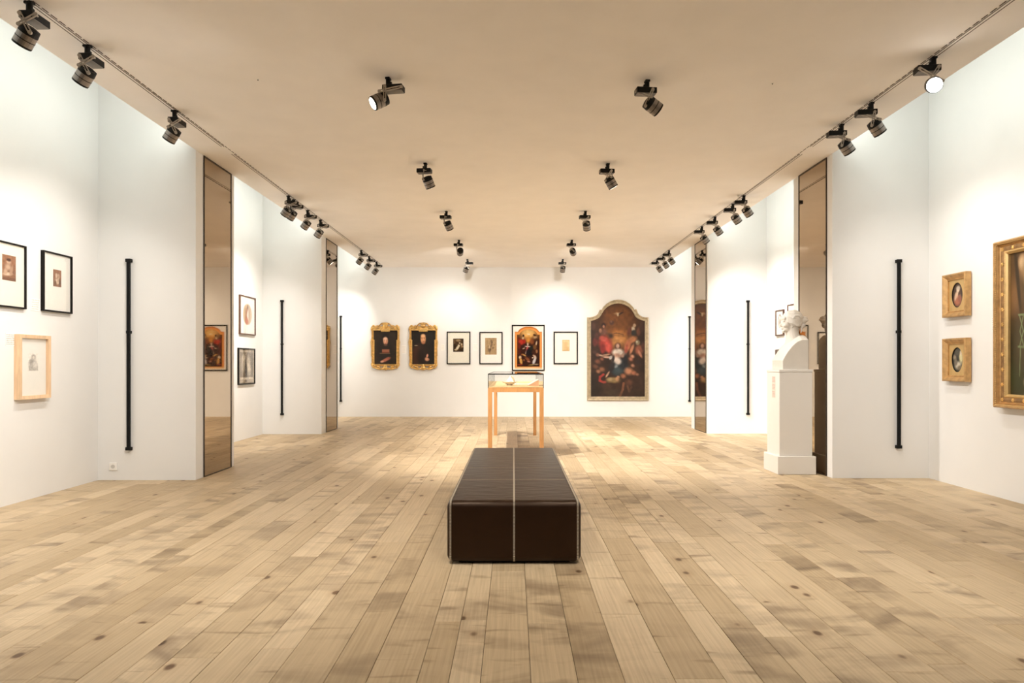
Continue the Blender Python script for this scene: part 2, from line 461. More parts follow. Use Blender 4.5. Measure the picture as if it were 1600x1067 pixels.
bar_at('slim black vertical bar on back wall left of the gilt portraits', 533, 493.5, 627.5, YB)
bar_at('slim black vertical bar on right near pier beside the oval miniatures', 1402, 406, 700, RP1[0])
bar_at('slim black vertical bar on right far pier left of the white pedestal', 1168, 469.5, 648, RP2[0])
bar_at('slim black vertical bar on back wall right of the arched altarpiece', 1077, 494, 627.5, YB)

# socket low on the left pier
t = thing('power_socket', 'small white power socket low on the left near pier', 'socket', (wx(177.5, LP1[0]), LP1[0], wz(728.5, LP1[0])))
obj('cover_plate', bevel(B(-0.042, 0.042, -0.012, 0, -0.042, 0.042), 0.004), M_PLATE, t)
bm = bmesh.new(); cyl(bm, 0.021, 0.021, 0, 0.004, 20, Matrix.Translation((0, -0.012, 0)) @ Matrix.Rotation(math.pi / 2, 4, 'X'))
obj('socket_insert', bm, mat('grey_white_plastic', (0.6, 0.58, 0.54), 0.45, var=0.02), t)

# ------------------------------------------------------------------ light tracks let into the ceiling
M_SLOT = mat('dark_track_slot', (0.07, 0.045, 0.03), 0.6, var=0.15, scale=30)
def track(label, x, side):
    t = thing('light_track', label, 'light track', (x, 0, CEIL), 0, 'ceiling light tracks')
    for y0, y1 in ((YR + 0.4, LP1[0] - 0.12), (LP1[0] + 0.12, YB - 0.45)):
        r = obj('rail', B(-0.019, 0.019, y0, y1, -0.004, 0.0), M_CEIL, t)
        for dx in (-0.013, 0.013):
            obj('slot', B(dx - 0.0035, dx + 0.0035, y0 + 0.01, y1 - 0.01, -0.0052, -0.0038), M_SLOT, r)
    bm = bmesh.new(); y = YR + 0.5
    while y < YB - 0.6:
        box(bm, -side * 0.026 - 0.003, -side * 0.026 + 0.003, y, y + 0.06, -0.003, 0.0); y += 0.085
    o = obj('vent_slits', bm, M_SLOT, t); o['kind'] = 'stuff'
track('slim recessed light track along the left edge of the ceiling', TXL, -1)
track('slim recessed light track along the right edge of the ceiling', TXR, 1)
for px, py, lb in ((403, 124, 'tiny round ceiling sensor left of the nearest left spotlight'), (1207, 130, 'tiny round ceiling sensor right of the nearest right spotlight')):
    d = (CEIL - CAMZ) * F / (HY - py)
    o = thing('ceiling_sensor', lb, 'sensor', (wx(px, d), d, CEIL))
    bm = bmesh.new(); cyl(bm, 0.010, 0.012, -0.004, 0, 16); obj('rim', bm, M_PLATE, o)
    bm = bmesh.new(); cyl(bm, 0.004, 0.006, -0.009, -0.004, 12); obj('probe', bm, M_SLOT, o)

# ------------------------------------------------------------------ spotlights
def me_of(bm, m, name, smooth=False):
    bmesh.ops.recalc_face_normals(bm, faces=bm.faces)
    me = bpy.data.meshes.new(name); bm.to_mesh(me); bm.free(); me.materials.append(m)
    return me
bm = bmesh.new(); cyl(bm, 0.019, 0.019, -0.070, 0, 16); box(bm, -0.018, 0.018, -0.026, 0.026, -0.014, 0.0); box(bm, -0.014, 0.03, -0.012, 0.012, -0.06, -0.035)
ME_STEM = me_of(bm, M_DARK, 'stem')
bm = B(-0.082, 0.082, -0.045, 0.045, -0.023, 0.023); bevel(bm, 0.003, 1); ME_BOX = me_of(bm, M_DARK, 'driver_box')
bm = B(-0.078, 0.078, -0.041, 0.041, -0.026, -0.0225); ME_COVER = me_of(bm, M_GREYPL, 'box_cover')
R0 = 0.058
bm = bmesh.new(); cyl(bm, R0, R0, -0.022, 0.013, 28); cyl(bm, R0, R0, 0.018, 0.052, 28); cyl(bm, R0 - 0.004, R0 - 0.004, 0.010, 0.020, 28)
ME_HEAD = me_of(bm, M_STEEL, 'head')
bm = bmesh.new(); cyl(bm, R0 + 0.0008, R0 + 0.0008, 0.012, 0.0175, 28); ME_BAND = me_of(bm, M_DARK, 'band')
bm = bmesh.new(); cyl(bm, R0 - 0.003, R0 + 0.001, -0.062, -0.021, 28); cyl(bm, 0.03, 0.045, -0.07, -0.06, 20); ME_CAP = me_of(bm, M_DARK, 'back_cap')
bm = bmesh.new(); cyl(bm, R0 + 0.0005, R0 - 0.001, 0.051, 0.064, 28); ME_BEZEL = me_of(bm, M_DARK, 'bezel')
bm = bmesh.new(); cyl(bm, R0 - 0.010, R0 - 0.012, 0.0635, 0.066, 28); ME_LENS = me_of(bm, M_LENS, 'lens')
bm = bmesh.new(); cyl(bm, R0 - 0.006, R0 - 0.008, 0.0635, 0.067, 28); ME_LENSHOT = me_of(bm, M_LENSHOT, 'lens')

def bar_mesh(P, Q, s, inner):
    """slotted lever from P to Q lying in the plane with normal s, with pins reaching inwards"""
    bm = bmesh.new(); d = (Q - P); L = d.length; d.normalize(); w = s.cross(d).normalized()
    M = Matrix((d, w, s)).transposed().to_4x4(); M.translation = P
    for q in (-0.008, 0.008):
        box(bm, 0, L, q - 0.0036, q + 0.0036, -0.004, 0.004, M)
    for e in (0.0, L):
        cyl(bm, 0.0125, 0.0125, -0.006, 0.006, 12, M @ Matrix.Translation((e, 0, 0)))
        cyl(bm, 0.005, 0.005, -inner, 0.008, 8, M @ Matrix.Translation((e, 0, 0)))
    return me_of(bm, M_ARM, 'arm')

def spotlight(label, x, y, yaw, head, target, power=1.0, size=96, hot=False, side=None, group='black track spotlights', boxshift=0.045):
    t = thing('spotlight', label, 'spotlight', (x, y, CEIL - (0.0045 if abs(x) > 2 else 0)), 0, group)
    ca, sa = math.cos(yaw), math.sin(yaw)
    obj('stem', ME_STEM, None, t, rot=(0, 0, yaw))
    bc = Vector((ca * boxshift, sa * boxshift, -0.090))
    bo = obj('driver_box', ME_BOX, None, t, bc, rot=(0, 0, yaw))
    obj('box_cover', ME_COVER, None, bo)
    hc = Vector(head)
    ax = (Vector(target) - (Vector((x, y, CEIL)) + hc)).normalized()
    q = ax.to_track_quat('Z', 'Y')
    h = obj('head', ME_HEAD, None, t, hc); h.rotation_mode = 'QUATERNION'; h.rotation_quaternion = q
    obj('back_cap', ME_CAP, None, h); obj('band', ME_BAND, None, h); obj('bezel', ME_BEZEL, None, h)
    obj('lens', ME_LENSHOT if hot else ME_LENS, None, h)
    # scissor arm on the side towards `side`
    s = Vector(side) if side else Vector((0, -1, 0))
    s.z = 0; s.normalize()
    al = Vector((ca, sa, 0)); pe = Vector((-sa, ca, 0)); hd_ = s.cross(Vector((0, 0, 1)))
    spread = 0.72 * (abs(hd_.dot(al)) * 0.082 + abs(hd_.dot(pe)) * 0.045)
    c0 = hc - ax * 0.032; c0 = c0 + s * (0.066 - (c0 - hc).dot(s))
    base_p = bc + s * ((c0 - bc).dot(s)); base_p.z = bc.z - 0.006
    P1, P2 = base_p - hd_ * spread, base_p + hd_ * spread
    ax2 = (ax - s * ax.dot(s)).normalized(); n = s.cross(ax2)
    Q1, Q2 = c0 + n * 0.040, c0 - n * 0.040
    if (P1 - Q1).length + (P2 - Q2).length < (P1 - Q2).length + (P2 - Q1).length: Q1, Q2 = Q2, Q1
    obj('arm', bar_mesh(P1, Q1, s, 0.03), None, t); obj('arm', bar_mesh(P2, Q2, s, 0.03), None, t)
    ld = bpy.data.lights.new('spot_beam', 'SPOT'); ld.energy = SPOT_W * power; ld.color = SPOT_COL
    ld.spot_size = math.radians(size); ld.spot_blend = 1.0; ld.shadow_soft_size = 0.04
    lo = bpy.data.objects.new('spot_beam', ld); COL.objects.link(lo); lo.parent = t
    lo.location = hc + ax * 0.115; lo.rotation_mode = 'QUATERNION'; lo.rotation_quaternion = ax.to_track_quat('-Z', 'Y')
    return t

def dce(py): return (CEIL - CAMZ) * F / (HY - py)
# left track
LT = [(2, (XL, 5.9, 1.85), 'spotlight nearest the camera on the left track, cut by the frame edge'),
      (70, (XL, 6.35, 1.45), 'second spotlight from the camera on the left track'),
      (172, (XL, 6.9, 1.75), 'third left track spotlight, alone just before the near mirror pier'),
      (305.5, (XL, 10.9, 1.75), 'left track spotlight crossing its neighbour, first of the middle four'),
      (311.5, (XL, 11.6, 1.5), 'left track spotlight overlapped by its neighbour, second of the middle four'),
      (328, (XL, 11.5, 1.9), 'third spotlight of the middle four on the left track'),
      (343, (XL, 11.7, 1.2), 'fourth of the middle left track spotlights, by the far mirror pier'),
      (390.7, (-3.7, YB, 1.6), 'first of the three far spotlights on the left track'),
      (400, (-3.05, YB, 1.7), 'middle of the three far spotlights on the left track'),
      (408.6, (-2.3, YB, 1.7), 'farthest spotlight on the left track, near the back wall')]
for i, (py, tg, lb) in enumerate(LT):
    far = i > 6
    spotlight(lb, TXL, dce(py), math.radians(88 if i < 3 else 40), (-0.03, 0.014, -0.215), (XL, dce(py) + (0.4 if i < 3 else 0.55), 1.6 + 0.15 * (i % 2)), 0.36 if i < 3 else 0.5, side=(0.2, -1, 0.1))
# right track
RT = [(89, (1.3, 1.2, 1.6), 'glaring spotlight on the right track with its lit lens facing the room'),
      (160, (XR, 6.75, 1.85), 'second right track spotlight, pointing at the oval miniatures'),
      (194, (XR, 7.0, 1.2), 'third right track spotlight, just before the near mirror pier'),
      (305.5, (XR, 10.2, 1.5), 'nearest of the four middle spotlights on the right track'),
      (318, (XR, 11.0, 1.8), 'second of the four middle spotlights on the right track'),
      (338.5, (XR, 11.5, 1.6), 'third of the four middle spotlights on the right track'),
      (353.5, (XR, 11.8, 1.9), 'fourth middle right track spotlight, overlapping the far mirror pier'),
      (391, (XR - 0.4, 14.8, 1.5), 'nearest of the three far spotlights on the right track'),
      (397.5, (XR - 0.6, 15.3, 1.5), 'middle of the three far spotlights on the right track'),
      (404.5, (XR - 0.8, 15.9, 1.5), 'farthest spotlight on the right track, near the back wall')]
for i, (py, tg, lb) in enumerate(RT):
    spotlight(lb, TXR, dce(py), math.radians(180 - 8), (0.05, 0.007, -0.215) if i else (0.0, 0.0, -0.205), (XR, dce(py) + (0.35 if i < 3 else 0.5), 1.7) if i else tg, (0.4, 0.2, 0.2)[i] if i < 3 else 0.5, 64 if i == 0 else 96, hot=(i == 0), side=(-0.3, -1, 0))
# two rows in the middle of the ceiling
CL = [(122, (-0.067, -0.02, -0.19), (XL, 3.9, 1.1), 0, 0.8, 96, 'nearest left-row ceiling spotlight, its lit lens turned to the left'),
      (255, (0.035, 0.02, -0.215), (0.1, 9.2, 0.6), 180, 3.7, 100, 'second ceiling spotlight from the camera in the left row'),
      (330, (0.03, 0.02, -0.215), (0.2, 12.0, 0.6), 180, 2.9, 100, 'third ceiling spotlight from the camera in the left row'),
      (375, (0.02, 0.03, -0.215), (-1.5, YB, 1.8), 180, 0.8, 96, 'fourth ceiling spotlight from the camera in the left row'),
      (405, (-0.03, 0.03, -0.215), (-1.9, YB, 1.2), 0, 0.28, 130, 'farthest ceiling spotlight of the left row, near the back wall')]
CR = [(126, (0.045, 0.0, -0.205), (XR, 6.6, 1.3), 180, 0.38, 80, 'nearest right-row ceiling spotlight, turned to the right'),
      (256, (0.035, 0.0, -0.215), (2.9, 8.6, 0.5), 180, 1.6, 92, 'second ceiling spotlight from the camera in the right row'),
      (330, (0.02, 0.03, -0.215), (1.7, 12.6, 0.6), 180, 2.8, 100, 'third ceiling spotlight from the camera in the right row'),
      (375, (0.02, 0.03, -0.215), (2.1, YB, 1.9), 180, 0.8, 96, 'fourth ceiling spotlight from the camera in the right row'),
      (405, (0.0, 0.03, -0.215), (0.9, YB, 1.2), 180, 0.28, 130, 'farthest ceiling spotlight of the right row, near the back wall')]
for rowx, row, sd in ((-1.01, CL, -8), (1.09, CR, 6)):
    for py, hd, tg, yw, pw, sz, lb in row:
        spotlight(lb, rowx, dce(py), math.radians(yw + sd), hd, tg, pw, sz, boxshift=0.045 if yw == 0 else 0.012, group='spotlights in the two ceiling rows', side=((0.1, -1, 0) if yw == 0 else (-1, -0.3, 0)) if rowx < 0 else (-0.4, -1, 0))
# the rows go on over and behind the camera at the same spacing
for rowx, side_ in ((-1.01, 'left'), (1.09, 'right')):
    for y, tg, pw, w in ((3.15, (rowx * 2.3, 5.4, 0.3), 1.8, 'ahead of'), (0.80, (rowx * 1.1, 2.4, 0.0), 0.75, 'right above')):
        spotlight('%s-row ceiling spotlight %s the camera, above the photo' % (side_, w), rowx, y, math.pi, (0.02, 0.03, -0.215), tg, pw, 116 if y > 2 else 88, group='spotlights in the two ceiling rows')

# fluorescent battens lying on top of the dropped ceiling's edges, washing the side bays from above
def batten(label, x, y0, y1, sgn):
    t = thing('fluorescent_batten', label, 'lamp', (x, (y0 + y1) / 2, CEIL + 0.163), 0, 'fluorescent battens above the ceiling edge')
    h = (y1 - y0) / 2
    obj('housing', B(-0.04, 0.04, -h, h, 0, 0.05), M_PLATE, t)
    bm = bmesh.new(); cyl(bm, 0.016, 0.016, -h + 0.03, h - 0.03, 12, Matrix.Translation((0, 0, 0.085)) @ Matrix.Rotation(math.pi / 2, 4, 'X'))
    obj('tube', bm, M_TUBE, t)
    for e in (-h + 0.02, h - 0.02): obj('lamp_holder', B(-0.018, 0.018, e - 0.012, e + 0.012, 0.05, 0.11), M_PLATE, t)
    ld = bpy.data.lights.new('batten_light', 'AREA'); ld.shape = 'RECTANGLE'; ld.size = 0.06; ld.size_y = 2 * h - 0.1
    ld.energy = COVE_W * h; ld.color = COVE_COL
    lo = bpy.data.objects.new('batten_light', ld); COL.objects.link(lo); lo.parent = t
    lo.location = (sgn * 0.075, 0, 0.10)
    dirv = Vector((sgn, 0, 0.0)); lo.rotation_mode = 'QUATERNION'; lo.rotation_quaternion = dirv.to_track_quat('-Z', 'X')
    # keep the long side along y
    zax = -dirv.normalized(); yax = Vector((0, 1, 0)); xax = yax.cross(zax)
    lo.rotation_quaternion = Matrix((xax, yax, zax)).transposed().to_quaternion()
for x, sgn, P1, P2, nm in ((PL + 0.05, -1, LP1, LP2, 'left'), (PR - 0.05, 1, RP1, RP2, 'right')):
    for (a, b), w in (((2.4, P1[0] - 0.1), 'first'), ((P1[1] + 0.1, P2[0] - 0.1), 'middle'), ((P2[1] + 0.1, YB - 0.1), 'far')):
        batten('fluorescent batten hidden above the %s ceiling edge over the %s bay' % (nm, w), x, a, b, sgn)

# ------------------------------------------------------------------ pictures: pigment laid on a fine grid
class Canvas:
    def __init__(s, w, h, frame, bg):
        """frame = (x0, y0, x1, y1) of the sheet in sketch units, y downwards"""
        s.w, s.h, s.f = w, h, frame
        X, Y = np.meshgrid(np.linspace(frame[0], frame[2], w), np.linspace(frame[1], frame[3], h))
        s.X, s.Y = X, Y
        s.a = np.ones((h, w, 3)) * np.array(bg, float)
        s.rng = np.random.default_rng(5)
    def blend(s, m, col, al):
        m = np.clip(m, 0, 1)[..., None] * al
        s.a = s.a * (1 - m) + np.array(col, float) * m
    def e(s, cx, cy, rx, ry, col, ang=0, soft=0.35, al=1.0):
        c, q = math.cos(math.radians(ang)), math.sin(math.radians(ang))
        dx, dy = s.X - cx, s.Y - cy
        u, v = (dx * c + dy * q) / rx, (-dx * q + dy * c) / ry
        r = np.sqrt(u * u + v * v)
        s.blend((1 + soft - r) / (2 * soft) if soft > 0 else (r < 1) * 1.0, col, al); return s
    def line(s, pts, wd, col, al=1.0):
        for (x0, y0), (x1, y1) in zip(pts[:-1], pts[1:]):
            L2 = (x1 - x0) ** 2 + (y1 - y0) ** 2 + 1e-9
            t = np.clip(((s.X - x0) * (x1 - x0) + (s.Y - y0) * (y1 - y0)) / L2, 0, 1)
            d = np.hypot(s.X - x0 - t * (x1 - x0), s.Y - y0 - t * (y1 - y0))
            s.blend((wd * 1.3 - d) / (wd * 0.6), col, al)
        return s
    def rect(s, x0, y0, x1, y1, col, soft=1.0, al=1.0):
        d = np.minimum(np.minimum(s.X - x0, x1 - s.X), np.minimum(s.Y - y0, y1 - s.Y))
        s.blend(d / soft + 0.5, col, al); return s
    def mottle(s, amt, n):
        """soft irregular tone, n cells across"""
        g = s.rng.random((int(n * 1.5) + 3, n + 3))
        gy = np.linspace(0, g.shape[0] - 2.001, s.h); gx = np.linspace(0, g.shape[1] - 2.001, s.w)
        iy, ix = gy.astype(int)[:, None], gx.astype(int)[None, :]; fy, fx = (gy % 1)[:, None], (gx % 1)[None, :]
        v = g[iy, ix] * (1 - fx) * (1 - fy) + g[iy, ix + 1] * fx * (1 - fy) + g[iy + 1, ix] * (1 - fx) * fy + g[iy + 1, ix + 1] * fx * fy
        s.a = s.a * (1 + amt * (v[..., None] - 0.5) * 2); return s
    def mesh(s, name, W_, H_, m, keep=None, y=0.0):
        """grid in local XZ, facing -Y, centred; keep(u, v) can crop the outline"""
        A = np.clip(s.a, 0, 255) / 255.0
        A = np.where(A <= 0.04045, A / 12.92, ((A + 0.055) / 1.055) ** 2.4)
        w, h = s.w, s.h
        vs = [((i / (w - 1) - 0.5) * W_, y, (0.5 - j / (h - 1)) * H_) for j in range(h) for i in range(w)]
        fs = []
        for j in range(h - 1):
            for i in range(w - 1):
                if keep is None or keep((i + 0.5) / (w - 1), (j + 0.5) / (h - 1)):
                    a = j * w + i; fs.append((a, a + w, a + w + 1, a + 1))
        me = bpy.data.meshes.new(name); me.from_pydata(vs, [], fs)
        at = me.color_attributes.new('pigment', 'FLOAT_COLOR', 'POINT')
        at.data.foreach_set('color', np.concatenate([A, np.ones((h, w, 1))], 2).reshape(-1).astype(np.float32))
        me.materials.append(m)
        return me

def moulding(name, W_, H_, fw, depth, m, parent, lip=0.5, steps=None):
    """mitred rectangular frame; steps = [(inset, height)] profile from the outside in"""
    if steps is None: steps = [(0, 0), (0, depth), (fw * 0.12, depth), (fw, depth * 0.94), (fw, depth * lip)]
    bm = bmesh.new(); rings = []
    for ins, hh in steps:
        a, c = W_ / 2 - ins, H_ / 2 - ins
        rings.append([bm.verts.new(p) for p in ((-a, -hh, -c), (a, -hh, -c), (a, -hh, c), (-a, -hh, c))])
    for A, Bq in zip(rings[:-1], rings[1:]):
        for i in range(4):
            j = (i + 1) % 4; bm.faces.new((A[i], A[j], Bq[j], Bq[i]))
    for i in range(4):
        j = (i + 1) % 4; bm.faces.new((rings[-1][i], rings[-1][j], rings[0][j], rings[0][i]))
    return obj(name, bm, m, parent)

ROT = {'back': 0.0, 'left': math.pi / 2, 'right': -math.pi / 2}
def hang(name, label, cat, wall, pos, z, group=None):
    """pos = x on the back wall, y on the side walls"""
    loc = {'back': (pos, YB, z), 'left': (XL, pos, z), 'right': (XR, pos, z)}[wall]
    return thing(name, label, cat, loc, ROT[wall], group)

def framed_print(label, wall, pos, z, W_, H_, canvas, pw, ph, pz=0.0, fw=0.016, depth=0.03, fm=None, mm=None, px=0.0, group='framed works on paper', steps=None):
    t = hang('framed_print', label, 'picture', wall, pos, z, group)
    moulding('frame', W_, H_, fw, depth, fm or M_FRAMEBLK, t, 0.3, steps)
    mo = max(0.010, depth * 0.5)
    obj('mat_board', B(-W_ / 2 + fw * 0.6, W_ / 2 - fw * 0.6, -mo, -0.002, -H_ / 2 + fw * 0.6, H_ / 2 - fw * 0.6), mm or M_MATW, t)
    obj('print', canvas.mesh('print', pw, ph, M_INK), None, t, (px, -mo - 0.0008, pz))
    obj('glazing', B(-W_ / 2 + fw * 0.8, W_ / 2 - fw * 0.8, -depth * 0.72, -depth * 0.72 + 0.002, -H_ / 2 + fw * 0.8, H_ / 2 - fw * 0.8), M_GLASS, t)
    return t

def figure_print(paper, ink, light, seed, w=44, h=60):
    c = Canvas(w, h, (0, 0, 100, 136), paper); c.rng = np.random.default_rng(seed)
    c.rect(6, 6, 94, 130, ink, 3); c.mottle(0.16, 7)
    return c, light

BACKPX = lambda a, b: ((wx(a, YB - 0.02) + wx(b, YB - 0.02)) / 2, wx(b, YB - 0.02) - wx(a, YB - 0.02))
BACKPY = lambda a, b: ((wz(a, YB - 0.02) + wz(b, YB - 0.02)) / 2, wz(a, YB - 0.02) - wz(b, YB - 0.02))
PXM = (YB - 0.02) / F              # metres per image pixel on the back wall

# --- back wall, works on paper (measured in the photograph, placed on the wall at true size)
def back_print(label, x0, x1, y0, y1, canvas, q, mm=None, fw=1.7):
    cx_, w_ = BACKPX(x0, x1); cz_, h_ = BACKPY(y0, y1)
    px_, pw_ = BACKPX(q[0], q[1]); pz_, ph_ = BACKPY(q[2], q[3])
    framed_print(label, 'back', cx_, cz_, w_, h_, canvas, pw_, ph_, pz_ - cz_, fw * PXM, 0.03, None, mm, px_ - cx_)

c = Canvas(40, 50, (130, 175, 250, 325), (70, 52, 34)); c.mottle(0.25, 9)
c.e(190, 195, 30, 14, (150, 125, 90)).e(145, 215, 10, 40, (110, 85, 60)).e(205, 225, 9, 8, (215, 195, 160)).e(180, 280, 14, 30, (220, 205, 175), 35)
c.e(195, 255, 12, 14, (225, 210, 180)).e(228, 240, 10, 14, (190, 165, 130)).e(235, 265, 12, 12, (160, 130, 95)).e(160, 300, 16, 8, (200, 180, 145)).e(225, 305, 30, 12, (50, 36, 24)).e(150, 260, 14, 26, (48, 34, 22))
back_print('black framed brown group engraving right of the gilt portraits', 698, 735, 518, 569, c, (708, 724.3, 529, 549.7), M_MATC)
c = Canvas(40, 56, (495, 168, 625, 355), (176, 148, 110)); c.mottle(0.10, 9)
for dx, dy, r in ((565, 205, 12), (570, 225, 9), (568, 245, 11), (560, 262, 10), (540, 295, 16), (548, 315, 12), (585, 280, 10), (600, 245, 6), (530, 260, 6)):
    c.e(dx, dy, r * 0.9, r * 1.3, (112, 92, 72), 15, 0.6, 0.75)
c.e(543, 270, 8, 16, (205, 182, 148), 10, 0.5).e(575, 215, 4, 8, (80, 66, 52)).e(556, 300, 6, 14, (100, 82, 64), 20)
back_print('black framed tan drawing of standing figures, left of the arched print', 749, 785.3, 518.5, 569, c, (758, 776, 528, 554))
c = Canvas(34, 46, (1370, 190, 1455, 315), (232, 205, 160)); c.mottle(0.05, 8)
c.e(1412, 230, 22, 22, (214, 178, 128), 0, 0.6, 0.6).e(1405, 270, 18, 26, (210, 172, 122), 0, 0.6, 0.6).e(1430, 285, 14, 20, (205, 165, 115), 0, 0.6, 0.6).e(1412, 305, 34, 5, (195, 155, 105), 0, 0.5, 0.8)
c.line([(1374, 194), (1451, 194), (1451, 311), (1374, 311), (1374, 194)], 1.6, (205, 170, 125))
back_print('black framed small pale sketch between arched print and altarpiece', 865, 903, 518, 569, c, (878.5, 890, 531, 548.5), None, 2.0)

# --- the arched altarpiece reproduction inside a black frame
c = Canvas(110, 176, (168, 118, 676, 910), (238, 232, 224))
def arch_mask(c, x0, x1, top, spring, bot, cxm, rx, ry):
    inside = ((c.X > x0) & (c.X < x1) & (c.Y > spring) & (c.Y < bot)) | ((((c.X - cxm) / rx) ** 2 + ((c.Y - spring - 40) / ry) ** 2 < 1) & (c.Y < spring + 45))
    return inside * 1.0
c.blend(arch_mask(c, 168, 676, 118, 215, 910, 424, 205, 137), (196, 118, 52), 1)
c.blend(arch_mask(c, 180, 664, 130, 228, 896, 424, 190, 122), (226, 150, 78), 1)
m_in = arch_mask(c, 210, 634, 168, 270, 862, 424, 176, 140)
c.blend(m_in, (58, 26, 14), 1)
keepa = c.a.copy()
c.e(424, 250, 170, 110, (232, 172, 92), 0, 0.5).e(424, 230, 90, 60, (242, 196, 120), 0, 0.6).e(420, 370, 40, 60, (226, 150, 60), 0, 0.6)
c.e(240, 380, 30, 60, (120, 40, 24)).e(330, 290, 16, 22, (44, 22, 12)).e(322, 335, 20, 24, (226, 190, 150), 20).e(290, 410, 48, 50, (206, 58, 38), 20).e(345, 400, 24, 40, (176, 44, 30))
c.e(245, 480, 36, 60, (110, 34, 22)).e(540, 280, 30, 18, (70, 40, 22), 20).e(550, 320, 34, 20, (205, 165, 120), -15).e(490, 400, 34, 50, (150, 80, 40)).e(570, 430, 14, 44, (222, 190, 150), 12).e(540, 500, 34, 46, (130, 84, 46))
c.e(410, 450, 14, 30, (236, 206, 180)).e(410, 490, 54, 11, (232, 216, 200), 4).e(398, 540, 18, 50, (214, 96, 92), 12).e(376, 600, 10, 34, (232, 196, 170), 12).e(440, 600, 60, 70, (22, 18, 22), -20, 0.3).e(480, 520, 26, 40, (28, 34, 26))
c.e(335, 525, 26, 9, (214, 180, 150), -25).e(250, 590, 36, 50, (84, 30, 18)).e(575, 580, 22, 34, (176, 116, 76)).e(520, 600, 36, 40, (70, 34, 20))
c.e(300, 640, 18, 18, (150, 84, 44)).e(268, 690, 24, 30, (240, 214, 180), 15).e(285, 760, 26, 60, (222, 164, 84), -10).e(345, 650, 40, 14, (200, 150, 80), 30).e(400, 720, 50, 26, (140, 78, 44), 35).e(430, 770, 30, 14, (176, 120, 100), 10)
c.e(515, 655, 14, 16, (200, 150, 110)).e(545, 690, 26, 40, (226, 196, 170), -20).e(530, 760, 26, 64, (226, 218, 216), 20).e(500, 700, 14, 10, (240, 214, 190)).e(460, 836, 54, 10, (206, 176, 84), -8).e(260, 826, 50, 12, (150, 50, 22)).e(560, 820, 50, 12, (170, 150, 120)).e(340, 745, 16, 20, (150, 90, 52))
c.e(600, 700, 24, 70, (50, 24, 14), 0, 0.5, 0.7).e(424, 850, 210, 14, (34, 16, 10), 0, 0.4, 0.8)
c.e(425, 262, 30, 8, (236, 220, 190), 15).e(425, 256, 24, 6, (226, 205, 170), -25)
c.mottle(0.10, 14); c.a *= 0.86
c.a = np.where(m_in[..., None] > 0.5, c.a, keepa)
c.rect(168, 872, 676, 908, (232, 196, 150), 4).rect(168, 872, 676, 878, (180, 120, 66), 2)
cx_, w_ = BACKPX(799.8, 851); cz_, h_ = BACKPY(507.6, 579.3)
px_, pw_ = BACKPX(804.2, 847); pz_, ph_ = BACKPY(510, 576.7)
framed_print('black framed colour print of an arched gold-edged altarpiece behind the display case', 'back', cx_, cz_, w_, h_, c, pw_, ph_, pz_ - cz_, 1.7 * PXM, 0.03, None, None, px_ - cx_)

